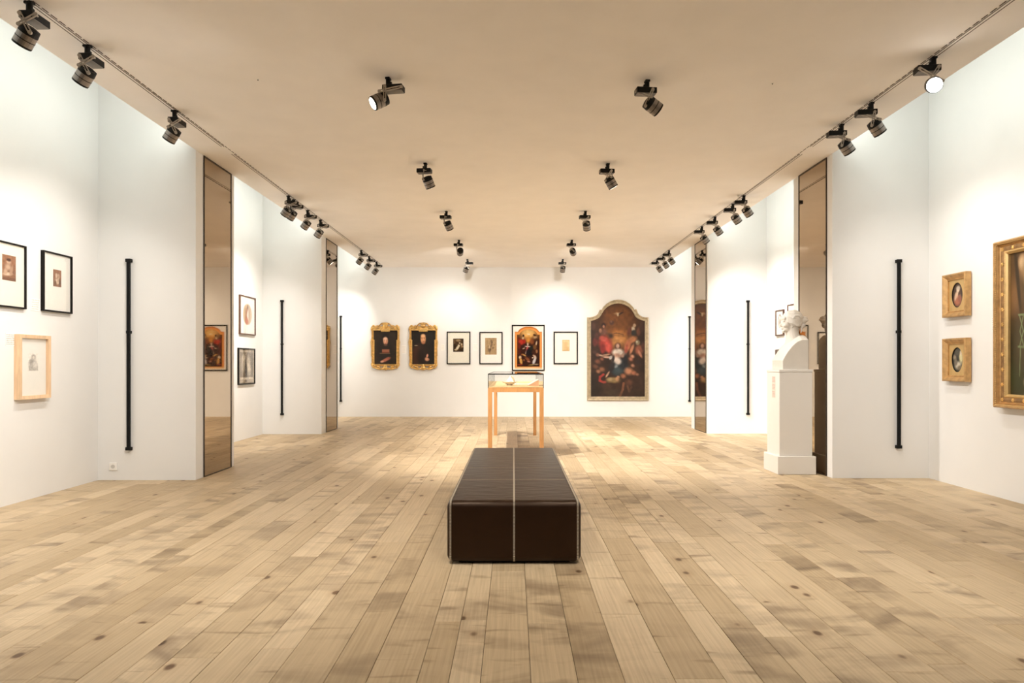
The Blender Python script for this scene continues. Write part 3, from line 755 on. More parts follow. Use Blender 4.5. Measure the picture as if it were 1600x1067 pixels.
# --- gilt framed half-length portraits
def gilt_portrait(label, x0, x1, o0, o1, canvas, variant):
    """x0..x1 moulding, o0..o1 canvas opening in image columns of the back wall"""
    cx_, w_ = BACKPX(x0, x1); cz_, h_ = BACKPY(509.5, 572.0)
    ox, ow = BACKPX(o0, o1); oz, oh = BACKPY(516.5, 568.3)
    t = hang('portrait_painting', label, 'painting', 'back', cx_, cz_, 'gilt framed portraits')
    fw = (w_ - ow) / 2
    moulding('frame', w_, h_, fw, 0.06, M_GOLD, t, 0.2, [(0, 0), (0, 0.035), (fw * 0.3, 0.06), (fw * 0.55, 0.045), (fw * 0.8, 0.05), (fw * 1.25, 0.02), (fw * 1.25, 0.004)])
    obj('canvas', canvas.mesh('canvas', ow * 1.01, oh * 1.03, M_PAINT), None, t, (0, -0.012, oz - cz_))
    obj('top_rail', bevel(B(-w_ / 2 + fw * 0.8, w_ / 2 - fw * 0.8, -0.052, -0.004, oz - cz_ + oh / 2, h_ / 2 - 0.01), 0.008), M_GOLD, t)
    W2, H2 = w_ / 2, h_ / 2
    # stepped shoulders that narrow the lower part of the opening
    for s in (-1, 1):
        a, b = sorted((s * (W2 - fw * 0.9), s * (W2 - fw * 1.75)))
        obj('shoulder', bevel(B(a, b, -0.045, -0.004, -H2 + 0.05, H2 * 0.32), 0.008), M_GOLD, t)
    obj('top_block', bevel(B(-0.105, 0.105, -0.062, -0.004, H2 - 0.135, H2 - 0.055), 0.012), M_GOLD, t)
    def scroll(bm, cx0, cz0, r, turns, a0, sg, y=-0.05, th=0.017):
        pts, rr = [], []
        for k in range(22):
            q = k / 21; a = a0 + sg * q * turns * 2 * math.pi; rad = r * (1 - 0.8 * q)
            pts.append((cx0 + rad * math.cos(a), y - 0.012 * q, cz0 + rad * math.sin(a))); rr.append(th * (1 - 0.35 * q))
        tube(bm, pts, rr, 7)
    # crest: shell or heart between scrolls
    cr = bmesh.new()
    ell(cr, (0, -0.05, H2 + 0.005), (0.062, 0.03, 0.05 if variant else 0.062), u=14, v=8)
    for k in range(-3, 4):
        a = k * 0.36; ell(cr, (0.055 * math.sin(a), -0.062, H2 + 0.008 + 0.055 * math.cos(a)), (0.014, 0.016, 0.03), (0, a, 0), 8, 6)
    obj('crest', cr, M_GOLDD if variant else M_GOLD, t, smooth=True)
    for s in (-1, 1):
        bm = bmesh.new()
        tube(bm, [(s * 0.03, -0.05, H2 + 0.075), (s * 0.09, -0.05, H2 + 0.06), (s * 0.14, -0.05, H2 + 0.01), (s * 0.19, -0.05, H2 - 0.015)], [0.010, 0.017, 0.017, 0.010], 7)
        scroll(bm, s * 0.165, H2 - 0.03, 0.04, 1.2, math.pi / 2, -s)
        obj('crest_scroll', bm, M_GOLDD, t, smooth=True)
        bm = bmesh.new()
        scroll(bm, s * (W2 - 0.06), H2 - 0.01, 0.045, 1.3, math.pi * (0.5 + 0.5 * s), s)
        ell(bm, (s * (W2 - 0.015), -0.045, H2 - 0.05), (0.028, 0.026, 0.055), (0, -s * 0.3, 0), 10, 8)
        ell(bm, (s * (W2 - 0.13), -0.045, H2 - 0.005), (0.05, 0.024, 0.020), (0, s * 0.2, 0), 10, 8)
        obj('corner_scroll', bm, M_GOLD, t, smooth=True)
        bm = bmesh.new()
        scroll(bm, s * (W2 - 0.07), -H2 + 0.0, 0.042, 1.2, -math.pi * 0.5, s)
        ell(bm, (s * (W2 - 0.02), -0.045, -H2 + 0.03), (0.028, 0.026, 0.05), (0, s * 0.3, 0), 10, 8)
        tube(bm, [(s * (W2 - 0.04), -0.045, -H2 - 0.02), (s * 0.20, -0.045, -H2 - 0.055), (s * 0.12, -0.045, -H2 - 0.07), (s * 0.05, -0.045, -H2 - 0.04)], [0.012, 0.02, 0.022, 0.012], 7)
        ell(bm, (s * 0.16, -0.05, -H2 - 0.02), (0.055, 0.02, 0.022), (0, -s * 0.35, 0), 10, 8)
        obj('lower_scroll', bm, M_GOLD, t, smooth=True)
        bm = bmesh.new()
        tube(bm, [(s * (W2 - 0.01), -0.04, H2 * 0.45), (s * (W2 + 0.006), -0.045, H2 * 0.2), (s * (W2 - 0.006), -0.045, -H2 * 0.1), (s * W2, -0.04, -H2 * 0.5)], [0.008, 0.018, 0.014, 0.008], 7)
        obj('side_leaf', bm, M_GOLDP, t, smooth=True)
    bm = bmesh.new()
    ell(bm, (0, -0.055, -H2 - 0.045), (0.06, 0.028, 0.05), u=14, v=8)
    ell(bm, (0, -0.06, -H2 + 0.012), (0.038, 0.024, 0.035), u=12, v=8)
    for k in range(-2, 3): ell(bm, (0.03 * k, -0.066, -H2 - 0.075 + 0.006 * abs(k)), (0.012, 0.014, 0.026), (0, -0.25 * k, 0), 8, 6)
    obj('lower_shell', bm, M_GOLD, t, smooth=True)
    return t
c = Canvas(72, 98, (115, 230, 590, 870), (44, 33, 22)); c.mottle(0.22, 6)
c.e(355, 300, 70, 50, (34, 26, 18)).e(350, 660, 150, 220, (30, 24, 18), 0, 0.25, 0.8).e(350, 360, 62, 60, (26, 19, 14)).e(352, 430, 46, 74, (206, 150, 116), 0, 0.22)
c.e(345, 395, 38, 28, (228, 186, 156), 0, 0.4).e(366, 452, 16, 22, (186, 118, 92), 0, 0.5).e(332, 415, 10, 5, (70, 44, 34)).e(374, 415, 10, 5, (70, 44, 34)).e(354, 484, 16, 5, (150, 76, 62)).e(354, 440, 6, 20, (236, 190, 160), 0, 0.6).e(352, 510, 34, 18, (90, 60, 46), 0, 0.5)
c.rect(285, 590, 425, 655, (150, 92, 66), 8).rect(285, 640, 425, 660, (110, 46, 32), 6).rect(240, 658, 440, 672, (120, 92, 66), 6).e(385, 770, 66, 30, (150, 84, 66), -22).e(330, 800, 62, 26, (176, 104, 80), -20).e(285, 820, 34, 18, (214, 160, 130), -10)
gilt_portrait('gilt framed portrait of a sitter in a dark hood with folded hands', 580.6, 624.2, 583.3, 621.6, c, 0)
c = Canvas(72, 98, (835, 230, 1330, 870), (26, 20, 13)); c.mottle(0.22, 6)
c.e(960, 700, 130, 200, (62, 36, 24), 8, 0.25).e(1080, 720, 120, 170, (34, 22, 15), 0, 0.3).e(1078, 330, 58, 46, (40, 22, 14)).e(1078, 395, 52, 90, (204, 144, 98), 0, 0.2).e(1075, 335, 42, 28, (226, 176, 128), 0, 0.4)
c.e(1050, 378, 11, 5, (60, 36, 26)).e(1100, 378, 11, 5, (60, 36, 26)).e(1080, 405, 7, 22, (226, 172, 130), 0, 0.6).e(1085, 440, 22, 6, (110, 60, 44)).e(1085, 470, 34, 18, (150, 94, 66), 0, 0.5)
c.e(935, 518, 34, 8, (170, 150, 118), 0, 0.5).e(1160, 710, 18, 34, (214, 150, 122), 15).e(1150, 775, 40, 34, (206, 150, 114), 30).e(1185, 780, 16, 22, (176, 118, 90))
gilt_portrait('gilt framed portrait of a sitter in a brown coat, hand on chest', 639.8, 683.2, 642.4, 680.8, c, 1)

# --- large arched altarpiece
S6 = 6.2
def ap(x, y): return (wx(910 + x / S6, YB - 0.03), wz(460 + y / S6, YB - 0.03))
outer = [(45, 1026), (45, 625), (45, 222), (75, 222), (105, 215), (133, 203), (152, 186), (163, 158), (170, 148), (186, 150), (200, 122), (232, 90), (272, 66), (310, 54), (345, 50), (380, 54), (420, 66), (458, 90), (490, 122), (504, 148), (520, 140), (528, 156), (538, 184), (556, 203), (582, 216), (612, 222), (640, 222), (640, 625), (640, 1026)]
inner = [(82, 990), (82, 625), (82, 256), (92, 256), (118, 248), (146, 236), (168, 220), (182, 200), (185, 196), (188, 186), (212, 150), (242, 120), (276, 102), (312, 91), (345, 88), (378, 91), (414, 102), (448, 120), (478, 150), (502, 188), (506, 198), (508, 204), (522, 222), (544, 238), (570, 248), (594, 256), (606, 256), (606, 625), (606, 990)]
ocx, ocz = ap(342, 640)
t = thing('altarpiece_painting', 'large arched altarpiece painting in a silvered frame on the back wall', 'painting', (ocx, YB, ocz))
bm = bmesh.new(); rings = []
for k, hh in ((0, 0), (0, 0.05), (0.12, 0.065), (0.32, 0.06), (0.42, 0.036), (0.70, 0.034), (0.80, 0.05), (1.0, 0.042), (1.0, 0.004)):
    ring = []
    for (x0, y0), (x1, y1) in zip(outer, inner):
        a = ap(x0 + (x1 - x0) * k, y0 + (y1 - y0) * k); ring.append(bm.verts.new((a[0] - ocx, -hh, a[1] - ocz)))
    rings.append(ring)
n = len(outer)
for A, Bq in zip(rings[:-1], rings[1:]):
    for i in range(n): bm.faces.new((A[i], A[(i + 1) % n], Bq[(i + 1) % n], Bq[i]))
obj('frame', bm, M_SILV, t)
c = Canvas(132, 224, (80, 86, 608, 992), (58, 36, 24)); c.mottle(0.25, 9)
c.e(340, 210, 190, 160, (112, 64, 26), 0, 0.5).e(345, 330, 120, 150, (128, 76, 34), 0, 0.5).e(345, 400, 95, 60, (178, 112, 54), 0, 0.5).e(345, 450, 70, 70, (206, 142, 80), 0, 0.6)
c.e(345, 185, 34, 10, (196, 160, 116), 0, 0.5).e(375, 183, 26, 9, (60, 36, 22), -28).e(332, 190, 18, 6, (150, 112, 78), 20).e(345, 196, 9, 16, (216, 186, 146))
# left seated figure in red
c.e(205, 300, 20, 24, (46, 26, 20)).e(208, 310, 11, 15, (178, 122, 92)).e(205, 365, 40, 36, (120, 78, 62)).e(175, 350, 14, 20, (176, 124, 96)).e(220, 470, 60, 70, (168, 56, 46), -15).e(250, 510, 36, 60, (214, 84, 70), -20).e(205, 430, 40, 24, (206, 92, 76), 20).e(200, 530, 26, 44, (140, 44, 38)).e(125, 460, 24, 40, (110, 46, 40)).e(275, 400, 26, 24, (64, 42, 32), 0, 0.6).e(285, 275, 22, 22, (84, 56, 46)).e(282, 262, 10, 12, (120, 82, 62))
# right figure with globe
c.e(505, 300, 15, 18, (196, 160, 126)).e(492, 335, 18, 24, (206, 184, 156)).e(500, 370, 26, 26, (46, 44, 40)).e(455, 360, 20, 40, (110, 60, 42), 15).e(545, 360, 18, 40, (112, 66, 48)).e(480, 440, 50, 30, (196, 128, 84), -25).e(440, 500, 30, 60, (188, 112, 76), 20).e(480, 530, 14, 54, (196, 132, 96), 20).e(537, 465, 22, 24, (156, 142, 112)).e(530, 458, 8, 9, (206, 196, 166)).e(550, 540, 36, 46, (150, 88, 66)).e(560, 575, 12, 40, (190, 126, 96), -25).e(425, 540, 12, 50, (170, 84, 66), 12)
# crown held above
c.line([(305, 380), (330, 374), (360, 380), (400, 392)], 5, (120, 78, 44), 0.7).line([(300, 396), (405, 404)], 3.5, (140, 92, 52), 0.7)
# central figure
c.e(345, 505, 30, 36, (74, 44, 34)).e(343, 500, 17, 23, (214, 168, 142)).e(345, 560, 56, 34, (224, 208, 192), 0, 0.3).e(335, 600, 40, 30, (196, 150, 128)).e(400, 590, 30, 18, (176, 140, 120), -35).e(250, 608, 54, 10, (206, 164, 140), 4).e(275, 612, 14, 20, (206, 200, 192), 30)
c.e(380, 690, 66, 70, (38, 42, 46), -20, 0.25).e(330, 730, 60, 55, (44, 54, 58), 10, 0.3).e(335, 645, 44, 36, (222, 204, 190), 15, 0.3).e(320, 690, 26, 22, (136, 142, 142), 30).e(345, 745, 46, 34, (62, 76, 80), -10).e(420, 640, 18, 60, (34, 34, 36)).e(285, 700, 26, 50, (40, 34, 34), 25).e(245, 775, 9, 34, (206, 160, 130), 32).e(300, 625, 12, 34, (44, 36, 36), 10)
# angels and putti
for x0, y0, r, cl in ((150, 585, 20, (150, 98, 76)), (120, 560, 18, (92, 58, 48)), (190, 625, 18, (140, 84, 64)), (150, 650, 26, (128, 76, 56)), (130, 700, 24, (120, 74, 54)), (190, 725, 26, (150, 98, 70)), (155, 745, 20, (164, 112, 82)),
                      (485, 600, 20, (206, 148, 116)), (470, 625, 22, (176, 110, 84)), (540, 655, 24, (48, 34, 32)), (490, 690, 18, (190, 132, 104)), (450, 745, 40, (196, 134, 98)), (500, 760, 24, (176, 110, 80)), (535, 775, 16, (180, 118, 90)), (395, 790, 26, (170, 108, 76)), (455, 855, 36, (100, 62, 46)), (350, 800, 14, (206, 150, 116))):
    c.e(x0, y0, r, r * 0.8, cl, 25, 0.5)
c.e(230, 585, 40, 9, (190, 146, 118), -8).e(180, 590, 24, 8, (196, 160, 134), 14)
c.line([(205, 775), (172, 800), (168, 835), (205, 850)], 11, (164, 56, 48)).e(215, 850, 18, 12, (150, 60, 48)).e(300, 830, 62, 26, (156, 128, 82), 0, 0.4).e(270, 820, 30, 16, (186, 160, 112), 0, 0.5).e(340, 820, 18, 20, (190, 140, 100))
c.line([(400, 860), (392, 920), (366, 985)], 11, (132, 82, 58)).line([(440, 890), (455, 940), (480, 900)], 10, (112, 72, 52)).e(230, 890, 60, 24, (72, 48, 34)).e(130, 930, 60, 60, (40, 28, 20), 0, 0.6).e(540, 930, 80, 60, (56, 38, 28), 0, 0.6).e(280, 950, 80, 40, (70, 52, 38), 0, 0.6).e(110, 850, 34, 60, (40, 28, 22), 0, 0.6).e(570, 840, 30, 80, (66, 44, 34), 0, 0.6)
c.e(105, 310, 22, 40, (86, 54, 42)).e(140, 400, 22, 30, (84, 48, 38)).e(575, 310, 24, 50, (78, 50, 38)).e(590, 500, 16, 40, (86, 50, 40))
c.mottle(0.14, 26); c.a *= 0.84
ipoly = np.array([((x - 80) / 528.0, (y - 86) / 906.0) for x, y in inner])
def in_arch(u, v):
    if v > 0.20: return True
    r = False; j = len(ipoly) - 1
    # a hair wider than the sight edge so the frame covers the cut
    uu, vv = 0.5 + (u - 0.5) * 0.985, 0.5 + (v - 0.5) * 0.985
    for i in range(len(ipoly)):
        (xi, yi), (xj, yj) = ipoly[i], ipoly[j]
        if (yi > vv) != (yj > vv) and uu < (xj - xi) * (vv - yi) / (yj - yi) + xi: r = not r
        j = i
    return r
a, b = ap(80, 86), ap(608, 992)
obj('canvas', c.mesh('canvas', b[0] - a[0], a[1] - b[1], M_PAINT, in_arch), None, t, ((a[0] + b[0]) / 2 - ocx, -0.008, (a[1] + b[1]) / 2 - ocz))

# --- left wall, near
def sepia(seed, paper=(150, 104, 74)):
    c = Canvas(36, 50, (0, 0, 76, 140), paper); c.rng = np.random.default_rng(seed); c.mottle(0.15, 7); return c
c = sepia(3)
c.e(36, 38, 11, 17, (216, 186, 158), 0, 0.4).e(36, 26, 12, 9, (84, 54, 40)).e(38, 84, 26, 36, (128, 90, 66), 0, 0.4).e(32, 66, 16, 16, (196, 164, 136), 0, 0.5).e(30, 104, 26, 9, (214, 186, 160), -8).e(50, 84, 8, 28, (176, 140, 112), 14).e(18, 92, 10, 18, (190, 156, 128), 12).rect(0, 122, 76, 140, (120, 80, 56), 4)
framed_print('black framed sepia portrait engraving cut by the left edge of the photo', 'left', 6.045, 2.04, 0.40, 0.575, c, 0.165, 0.225, 0.062, 0.014, 0.03, None, M_MATC)
c = sepia(4, (142, 96, 66))
c.e(30, 50, 11, 22, (206, 178, 150), 0, 0.4).e(50, 44, 10, 14, (190, 156, 126), 0, 0.4).e(40, 96, 26, 22, (222, 200, 176), -15, 0.4).e(48, 80, 9, 30, (196, 164, 136), 20).e(20, 110, 10, 20, (120, 80, 54)).e(62, 100, 9, 30, (106, 70, 48))
framed_print('black framed small sepia print above and right of the pale wood frame', 'left', 6.68, 2.045, 0.42, 0.575, c, 0.118, 0.165, 0.045, 0.014, 0.034, None, M_MATW)
c = Canvas(40, 60, (180, 730, 240, 836), (246, 240, 230))
c.e(212, 752, 12, 14, (176, 166, 154), 0, 0.4).e(208, 792, 22, 30, (190, 184, 174), 0, 0.35).rect(184, 805, 238, 834, (186, 180, 170), 4).e(222, 800, 12, 22, (222, 216, 206), -20, 0.5).e(200, 780, 10, 14, (160, 152, 142), 20, 0.6).e(213, 756, 6, 8, (226, 218, 206)).mottle(0.08, 14)
framed_print('pale wood framed grey portrait drawing below the black framed prints', 'left', 6.33, 1.225, 0.412, 0.59, c, 0.135, 0.165, 0.045, 0.032, 0.055, M_BIRCH, M_MATW, 0.0)
# --- left bay, two pictures one above the other
c = Canvas(48, 60, (0, 0, 100, 120), (248, 243, 234))
c.e(50, 60, 48, 56, (206, 180, 150), 0, 0.05).e(52, 30, 8, 20, (110, 84, 66), 8, 0.4).e(42, 62, 16, 32, (166, 112, 84), 10, 0.4).e(56, 66, 12, 30, (236, 226, 214), 0, 0.4).e(44, 96, 16, 16, (186, 112, 84), 0, 0.5).e(70, 60, 10, 40, (176, 152, 126), 0, 0.6).e(28, 50, 8, 24, (186, 160, 132), 0, 0.6)
framed_print('brown framed oval print in left bay, upper of two', 'left', 11.46, 2.065, 0.66, 0.645, c, 0.40, 0.375, 0.02, 0.018, 0.035, M_FRAMEBRN)
c = Canvas(56, 66, (0, 0, 100, 120), (150, 134, 114))
c.rect(3, 3, 97, 117, (186, 170, 148), 2).rect(8, 10, 92, 98, (128, 114, 98), 2).e(28, 50, 12, 36, (186, 172, 152), 4, 0.4).e(66, 62, 14, 34, (204, 192, 172), -6, 0.4).e(46, 66, 6, 34, (70, 60, 52), 0, 0.5).e(30, 30, 8, 10, (206, 192, 170)).e(58, 44, 8, 12, (196, 182, 160)).e(84, 40, 8, 30, (110, 98, 84), 0, 0.6).rect(8, 100, 92, 106, (222, 210, 190), 2).e(46, 112, 8, 3, (90, 78, 66)).mottle(0.12, 12)
framed_print('dark framed grey engraving of statues in left bay, lower of two', 'left', 11.43, 1.215, 0.70, 0.605, c, 0.66, 0.565, 0.0, 0.020, 0.03, M_FRAMEBLK, M_MATC)
# --- right bay behind the bust
c = Canvas(36, 46, (0, 0, 100, 140), (244, 238, 228))
c.e(50, 60, 30, 52, (120, 100, 86), 0, 0.1).e(50, 64, 22, 46, (236, 228, 216), 0, 0.1).e(52, 70, 12, 26, (150, 126, 108), 0, 0.5)
framed_print('dark framed print of a pointed arch right beside the bust\'s face', 'right', 11.64, 1.955, 0.34, 0.44, c, 0.24, 0.31, 0.01, 0.02, 0.03, M_FRAMEBRN, M_MATW)
c = Canvas(36, 46, (0, 0, 100, 140), (120, 96, 72)); c.mottle(0.2, 8)
c.e(50, 70, 30, 46, (176, 150, 120), 0, 0.4).e(48, 46, 14, 18, (214, 186, 156))
framed_print('brown framed print half hidden above the white bust\'s head', 'right', 11.06, 1.90, 0.48, 0.66, c, 0.26, 0.34, 0.02, 0.02, 0.03, M_FRAMEBRN, M_MATW)
c = Canvas(36, 46, (0, 0, 100, 140), (128, 106, 84)); c.mottle(0.2, 8)
c.e(50, 60, 26, 40, (90, 70, 52)).e(50, 50, 14, 18, (190, 160, 130))
framed_print('grey-brown framed print mostly hidden behind the bust\'s chest', 'right', 11.64, 1.28, 0.34, 0.44, c, 0.30, 0.40, 0.0, 0.016, 0.03, M_FRAMEBRN, M_MATC)

# --- gilt miniatures with oval openings on the right wall
def oval_miniature(label, y, z, canvas, W_=0.37, H_=0.44):
    t = hang('oval_miniature', label, 'painting', 'right', y, z, 'gilt framed oval miniatures')
    fw = 0.062
    moulding('frame', W_, H_, fw, 0.075, M_GOLDM, t, 0.3, [(0, 0.012), (0, 0.070), (0.010, 0.075), (0.018, 0.072), (0.05, 0.045), (0.054, 0.05), (fw, 0.046), (fw, 0.012)])
    obj('back_box', B(-W_ / 2 + 0.02, W_ / 2 - 0.02, -0.013, 0, -H_ / 2 + 0.02, H_ / 2 - 0.02), M_BROWNF, t)
    iw, ih = W_ / 2 - fw + 0.002, H_ / 2 - fw + 0.002
    a, b = 0.088, 0.128
    bm = bmesh.new(); N_ = 48; oo, ii, ib = [], [], []
    for k in range(N_):
        q = 2 * math.pi * k / N_ + math.pi / 4; cx0, sx0 = math.cos(q), math.sin(q)
        s = min(iw / abs(cx0) if abs(cx0) > 1e-6 else 9, ih / abs(sx0) if abs(sx0) > 1e-6 else 9)
        oo.append(bm.verts.new((cx0 * s, -0.034, sx0 * s))); ii.append(bm.verts.new((a * cx0, -0.034, b * sx0))); ib.append(bm.verts.new((a * 0.95 * cx0, -0.022, b * 0.95 * sx0)))
    for k in range(N_):
        j = (k + 1) % N_; bm.faces.new((oo[k], oo[j], ii[j], ii[k])); bm.faces.new((ii[k], ii[j], ib[j], ib[k]))
    obj('spandrel', bm, M_GOLDP, t)
    obj('miniature', canvas.mesh('miniature', 2 * a, 2 * b, M_PAINT, lambda u, v: ((u - 0.5) / 0.5) ** 2 + ((v - 0.5) / 0.5) ** 2 < 1.0), None, t, (0, -0.0225, 0))
    bm = bmesh.new(); tube(bm, [(a * 0.97 * math.cos(2 * math.pi * k / 40), -0.026, b * 0.97 * math.sin(2 * math.pi * k / 40)) for k in range(40)], 0.005, 6, True)
    obj('oval_rim', bm, M_FRAMEBLK, t, smooth=True)
c = Canvas(44, 62, (0, 0, 100, 140), (74, 58, 48)); c.mottle(0.2, 7)
c.e(50, 40, 14, 17, (226, 206, 180), 0, 0.4).e(52, 30, 16, 10, (196, 180, 160), 0, 0.5).e(46, 72, 22, 22, (226, 196, 168), 0, 0.4).e(62, 62, 10, 16, (90, 66, 54), 30).e(46, 104, 32, 26, (176, 110, 84), 0, 0.5).e(30, 76, 10, 24, (214, 180, 150), 20).e(64, 90, 16, 20, (150, 96, 78))
oval_miniature('upper of two gilt framed oval miniatures, pale figure on brown', 6.965, 1.955, c)
c = Canvas(44, 62, (0, 0, 100, 140), (58, 56, 48)); c.mottle(0.2, 7)
c.e(20, 56, 14, 14, (150, 136, 116), 0, 0.5).e(76, 56, 16, 34, (206, 196, 150), -8, 0.4).e(72, 34, 10, 12, (226, 204, 176)).e(50, 100, 26, 20, (196, 186, 166), -20, 0.4).e(30, 84, 14, 18, (120, 110, 96)).e(70, 116, 26, 14, (120, 106, 84)).e(44, 30, 22, 18, (84, 80, 70))
oval_miniature('lower of two gilt framed oval miniatures, pale seated figure', 6.965, 1.295, c)

# --- large gilt framed painting cut by the right edge of the photo
def big_painting():
    W_, H_ = 1.22, 1.53
    yc = 6.36 - W_ / 2; zc = 1.615
    t = hang('landscape_portrait_painting', 'large painting in ornate gold frame cut by the right photo edge', 'painting', 'right', yc, zc)
    fw = 0.125
    moulding('frame', W_, H_, fw, 0.10, M_GOLDM, t, 0.2, [(0, 0.015), (0, 0.085), (0.012, 0.100), (0.020, 0.098), (0.034, 0.070), (0.040, 0.075), (0.044, 0.062), (0.048, 0.055), (0.052, 0.058), (0.056, 0.055)])
    moulding('frieze', W_ - 2 * 0.054, H_ - 2 * 0.054, 0.042, 0.058, M_BROWNF, t, 0.2, [(0, 0.02), (0, 0.056), (0.02, 0.060), (0.042, 0.054), (0.042, 0.02)])
    moulding('sight_edge', W_ - 2 * 0.094, H_ - 2 * 0.094, 0.031, 0.056, M_GOLDP, t, 0.2, [(0, 0.02), (0, 0.054), (0.010, 0.062), (0.018, 0.056), (0.031, 0.040), (0.031, 0.012)])
    obj('back_board', B(-W_ / 2 + 0.03, W_ / 2 - 0.03, -0.016, 0, -H_ / 2 + 0.03, H_ / 2 - 0.03), M_BROWNF, t)
    # bead rows and rosettes
    bm = bmesh.new()
    for ins, hh, st, r in ((0.027, 0.088, 0.0175, 0.0065), (0.108, 0.060, 0.016, 0.0055)):
        a, b = W_ / 2 - ins, H_ / 2 - ins
        for (x0, z0, x1, z1) in ((-a, -b, a, -b), (a, -b, a, b), (a, b, -a, b), (-a, b, -a, -b)):
            L = math.hypot(x1 - x0, z1 - z0); k = int(L / st)
            for i in range(k):
                q = i / k; cxx, czz = x0 + (x1 - x0) * q, z0 + (z1 - z0) * q
                res = bmesh.ops.create_icosphere(bm, subdivisions=1, radius=r)
                bmesh.ops.translate(bm, vec=(cxx, -hh, czz), verts=res['verts'])
    o = obj('beading', bm, M_GOLDP, t); o['kind'] = 'stuff'
    def rosette(x0, z0):
        bm = bmesh.new(); ell(bm, (x0, -0.060, z0), (0.008, 0.006, 0.008), u=8, v=6)
        for k in range(6):
            q = k * math.pi / 3; ell(bm, (x0 + 0.012 * math.cos(q), -0.059, z0 + 0.012 * math.sin(q)), (0.008, 0.005, 0.006), (0, -q, 0), 8, 5)
        obj('rosette', bm, M_GOLD, t, smooth=True)
    a, b = W_ / 2 - 0.075, H_ / 2 - 0.075
    for k in range(-5, 6):
        for s in (-1, 1):
            rosette(s * a, b * k / 5.0)
    for k in range(-3, 4):
        for s in (-1, 1): rosette(a * k / 4.0, s * b)
    # the picture: a woodland with a figure in a pale dress beside a garden seat
    c = Canvas(170, 150, (2, 0, 172, 130), (70, 54, 34)); c.mottle(0.3, 12)
    for q in range(9): c.e(75 + 11 * q, 20 + 23 * (q % 4), 16, 18, ((96, 72, 44), (54, 46, 28), (120, 92, 58))[q % 3], 20 * q, 0.6, 0.7)
    c.e(16, 30, 22, 34, (92, 66, 40), 0, 0.6).e(34, 14, 12, 12, (196, 150, 104), 20, 0.5).e(28, 10, 7, 6, (226, 190, 146), 0, 0.5).e(40, 24, 8, 12, (206, 166, 122), -20, 0.5).e(12, 40, 14, 14, (122, 88, 54), 30, 0.6).e(18, 24, 3.4, 34, (54, 40, 26), -12, 0.4).e(60, 30, 30, 30, (80, 66, 42), 0, 0.6).e(80, 20, 24, 20, (60, 52, 32), 0, 0.6)
    c.e(10, 100, 24, 30, (44, 40, 22), 0, 0.5).e(30, 115, 40, 16, (56, 58, 30), 0, 0.5).e(80, 110, 40, 26, (62, 54, 32), 0, 0.5).e(25, 85, 14, 20, (74, 62, 38), 0, 0.6)
    for pts in ([(20, 57), (46, 57)], [(22, 58), (30, 72), (22, 86)], [(30, 58), (23, 72), (31, 86)], [(38, 58), (32, 72), (38, 86)], [(19, 86), (46, 87)], [(24, 87), (22, 112)]):
        c.line(pts, 0.9, (120, 132, 92), 0.9)
    c.e(42, 49, 6, 9, (226, 222, 196), 0, 0.3).e(50, 44, 7, 9, (206, 160, 126), 0, 0.3).e(50, 36, 8, 7, (96, 66, 44)).e(50, 62, 10, 14, (216, 210, 176), 0, 0.3).e(48, 92, 13, 28, (206, 196, 156), 6, 0.3).e(40, 80, 6, 12, (222, 206, 166), -14).e(38, 82, 5, 4, (206, 140, 96)).e(44, 118, 12, 6, (196, 166, 130)).e(56, 96, 5, 26, (150, 140, 104), 4, 0.5).e(40, 100, 3, 24, (226, 216, 180), 6, 0.5)
    obj('canvas', c.mesh('canvas', W_ - 2 * fw + 0.01, H_ - 2 * fw + 0.01, M_PAINT), None, t, (0, -0.018, 0))
big_painting()

# --- small text panels on the walls (print too fine to read)
def wall_label(label, wall, pos, z, w_, h_, rows, ink=(176, 168, 158), seed=1):
    t = hang('wall_label', label, 'label', wall, pos, z, 'small text labels beside the pictures')
    obj('panel', B(-w_ / 2, w_ / 2, -0.002, 0, -h_ / 2, h_ / 2), M_WALL, t)
    c = Canvas(46, 6 * rows + 4, (0, 0, 46, 6 * rows + 4), (250, 248, 244)); r = random.Random(seed)
    for k in range(rows):
        x0 = 3
        while x0 < 40:
            l = r.uniform(2.5, 7); x1 = min(43, x0 + l)
            c.rect(x0, 3.2 + 6 * k, x1, 6.4 + 6 * k, ink, 1.0, 0.85); x0 = x1 + 1.8
        if r.random() < 0.15: continue
    obj('text', c.mesh('text', w_ * 0.96, h_ * 0.96, M_INK), None, t, (0, -0.0026, 0))
for i, (px0, py0, w0, h0, lb) in enumerate(((631, 546, 7, 13, 'faint text label between the two gilt portraits'), (692, 542.5, 6, 10, 'faint text label just left of the brown group engraving'),
                              (743, 542, 7, 11, 'faint text label just left of the tan figure drawing'), (792.5, 541, 6, 9, 'faint text label left of the arched colour print'),
                              (858.7, 542.5, 7, 14, 'faint text label right of the arched colour print'), (908.5, 542.5, 6, 13, 'faint text label just left of the large altarpiece'))):
    wall_label(lb, 'back', wx(px0, YB), wz(py0, YB), w0 * PXM, h0 * PXM, 5, (222, 214, 203), i)
wall_label('grey text label left of the pale wood frame', 'left', abs(XL) * F / (CX - 16.5), 1.25 + (HY - 530.5) * 6.08 / F, 0.125, 0.115, 6, (172, 166, 158), 7)
wall_label('faint text label between the two black framed prints', 'left', abs(XL) * F / (CX - 55), 1.25 + (HY - 476) * 6.4 / F, 0.12, 0.12, 5, (208, 202, 192), 8)
wall_label('faint text label left of the stacked pictures in left bay', 'left', 10.95, 1.83, 0.12, 0.12, 5, (205, 196, 184), 9)
wall_label('faint text label beside the large gold framed painting', 'right', 6.47, 1.63, 0.07, 0.14, 7, (205, 196, 188), 10)

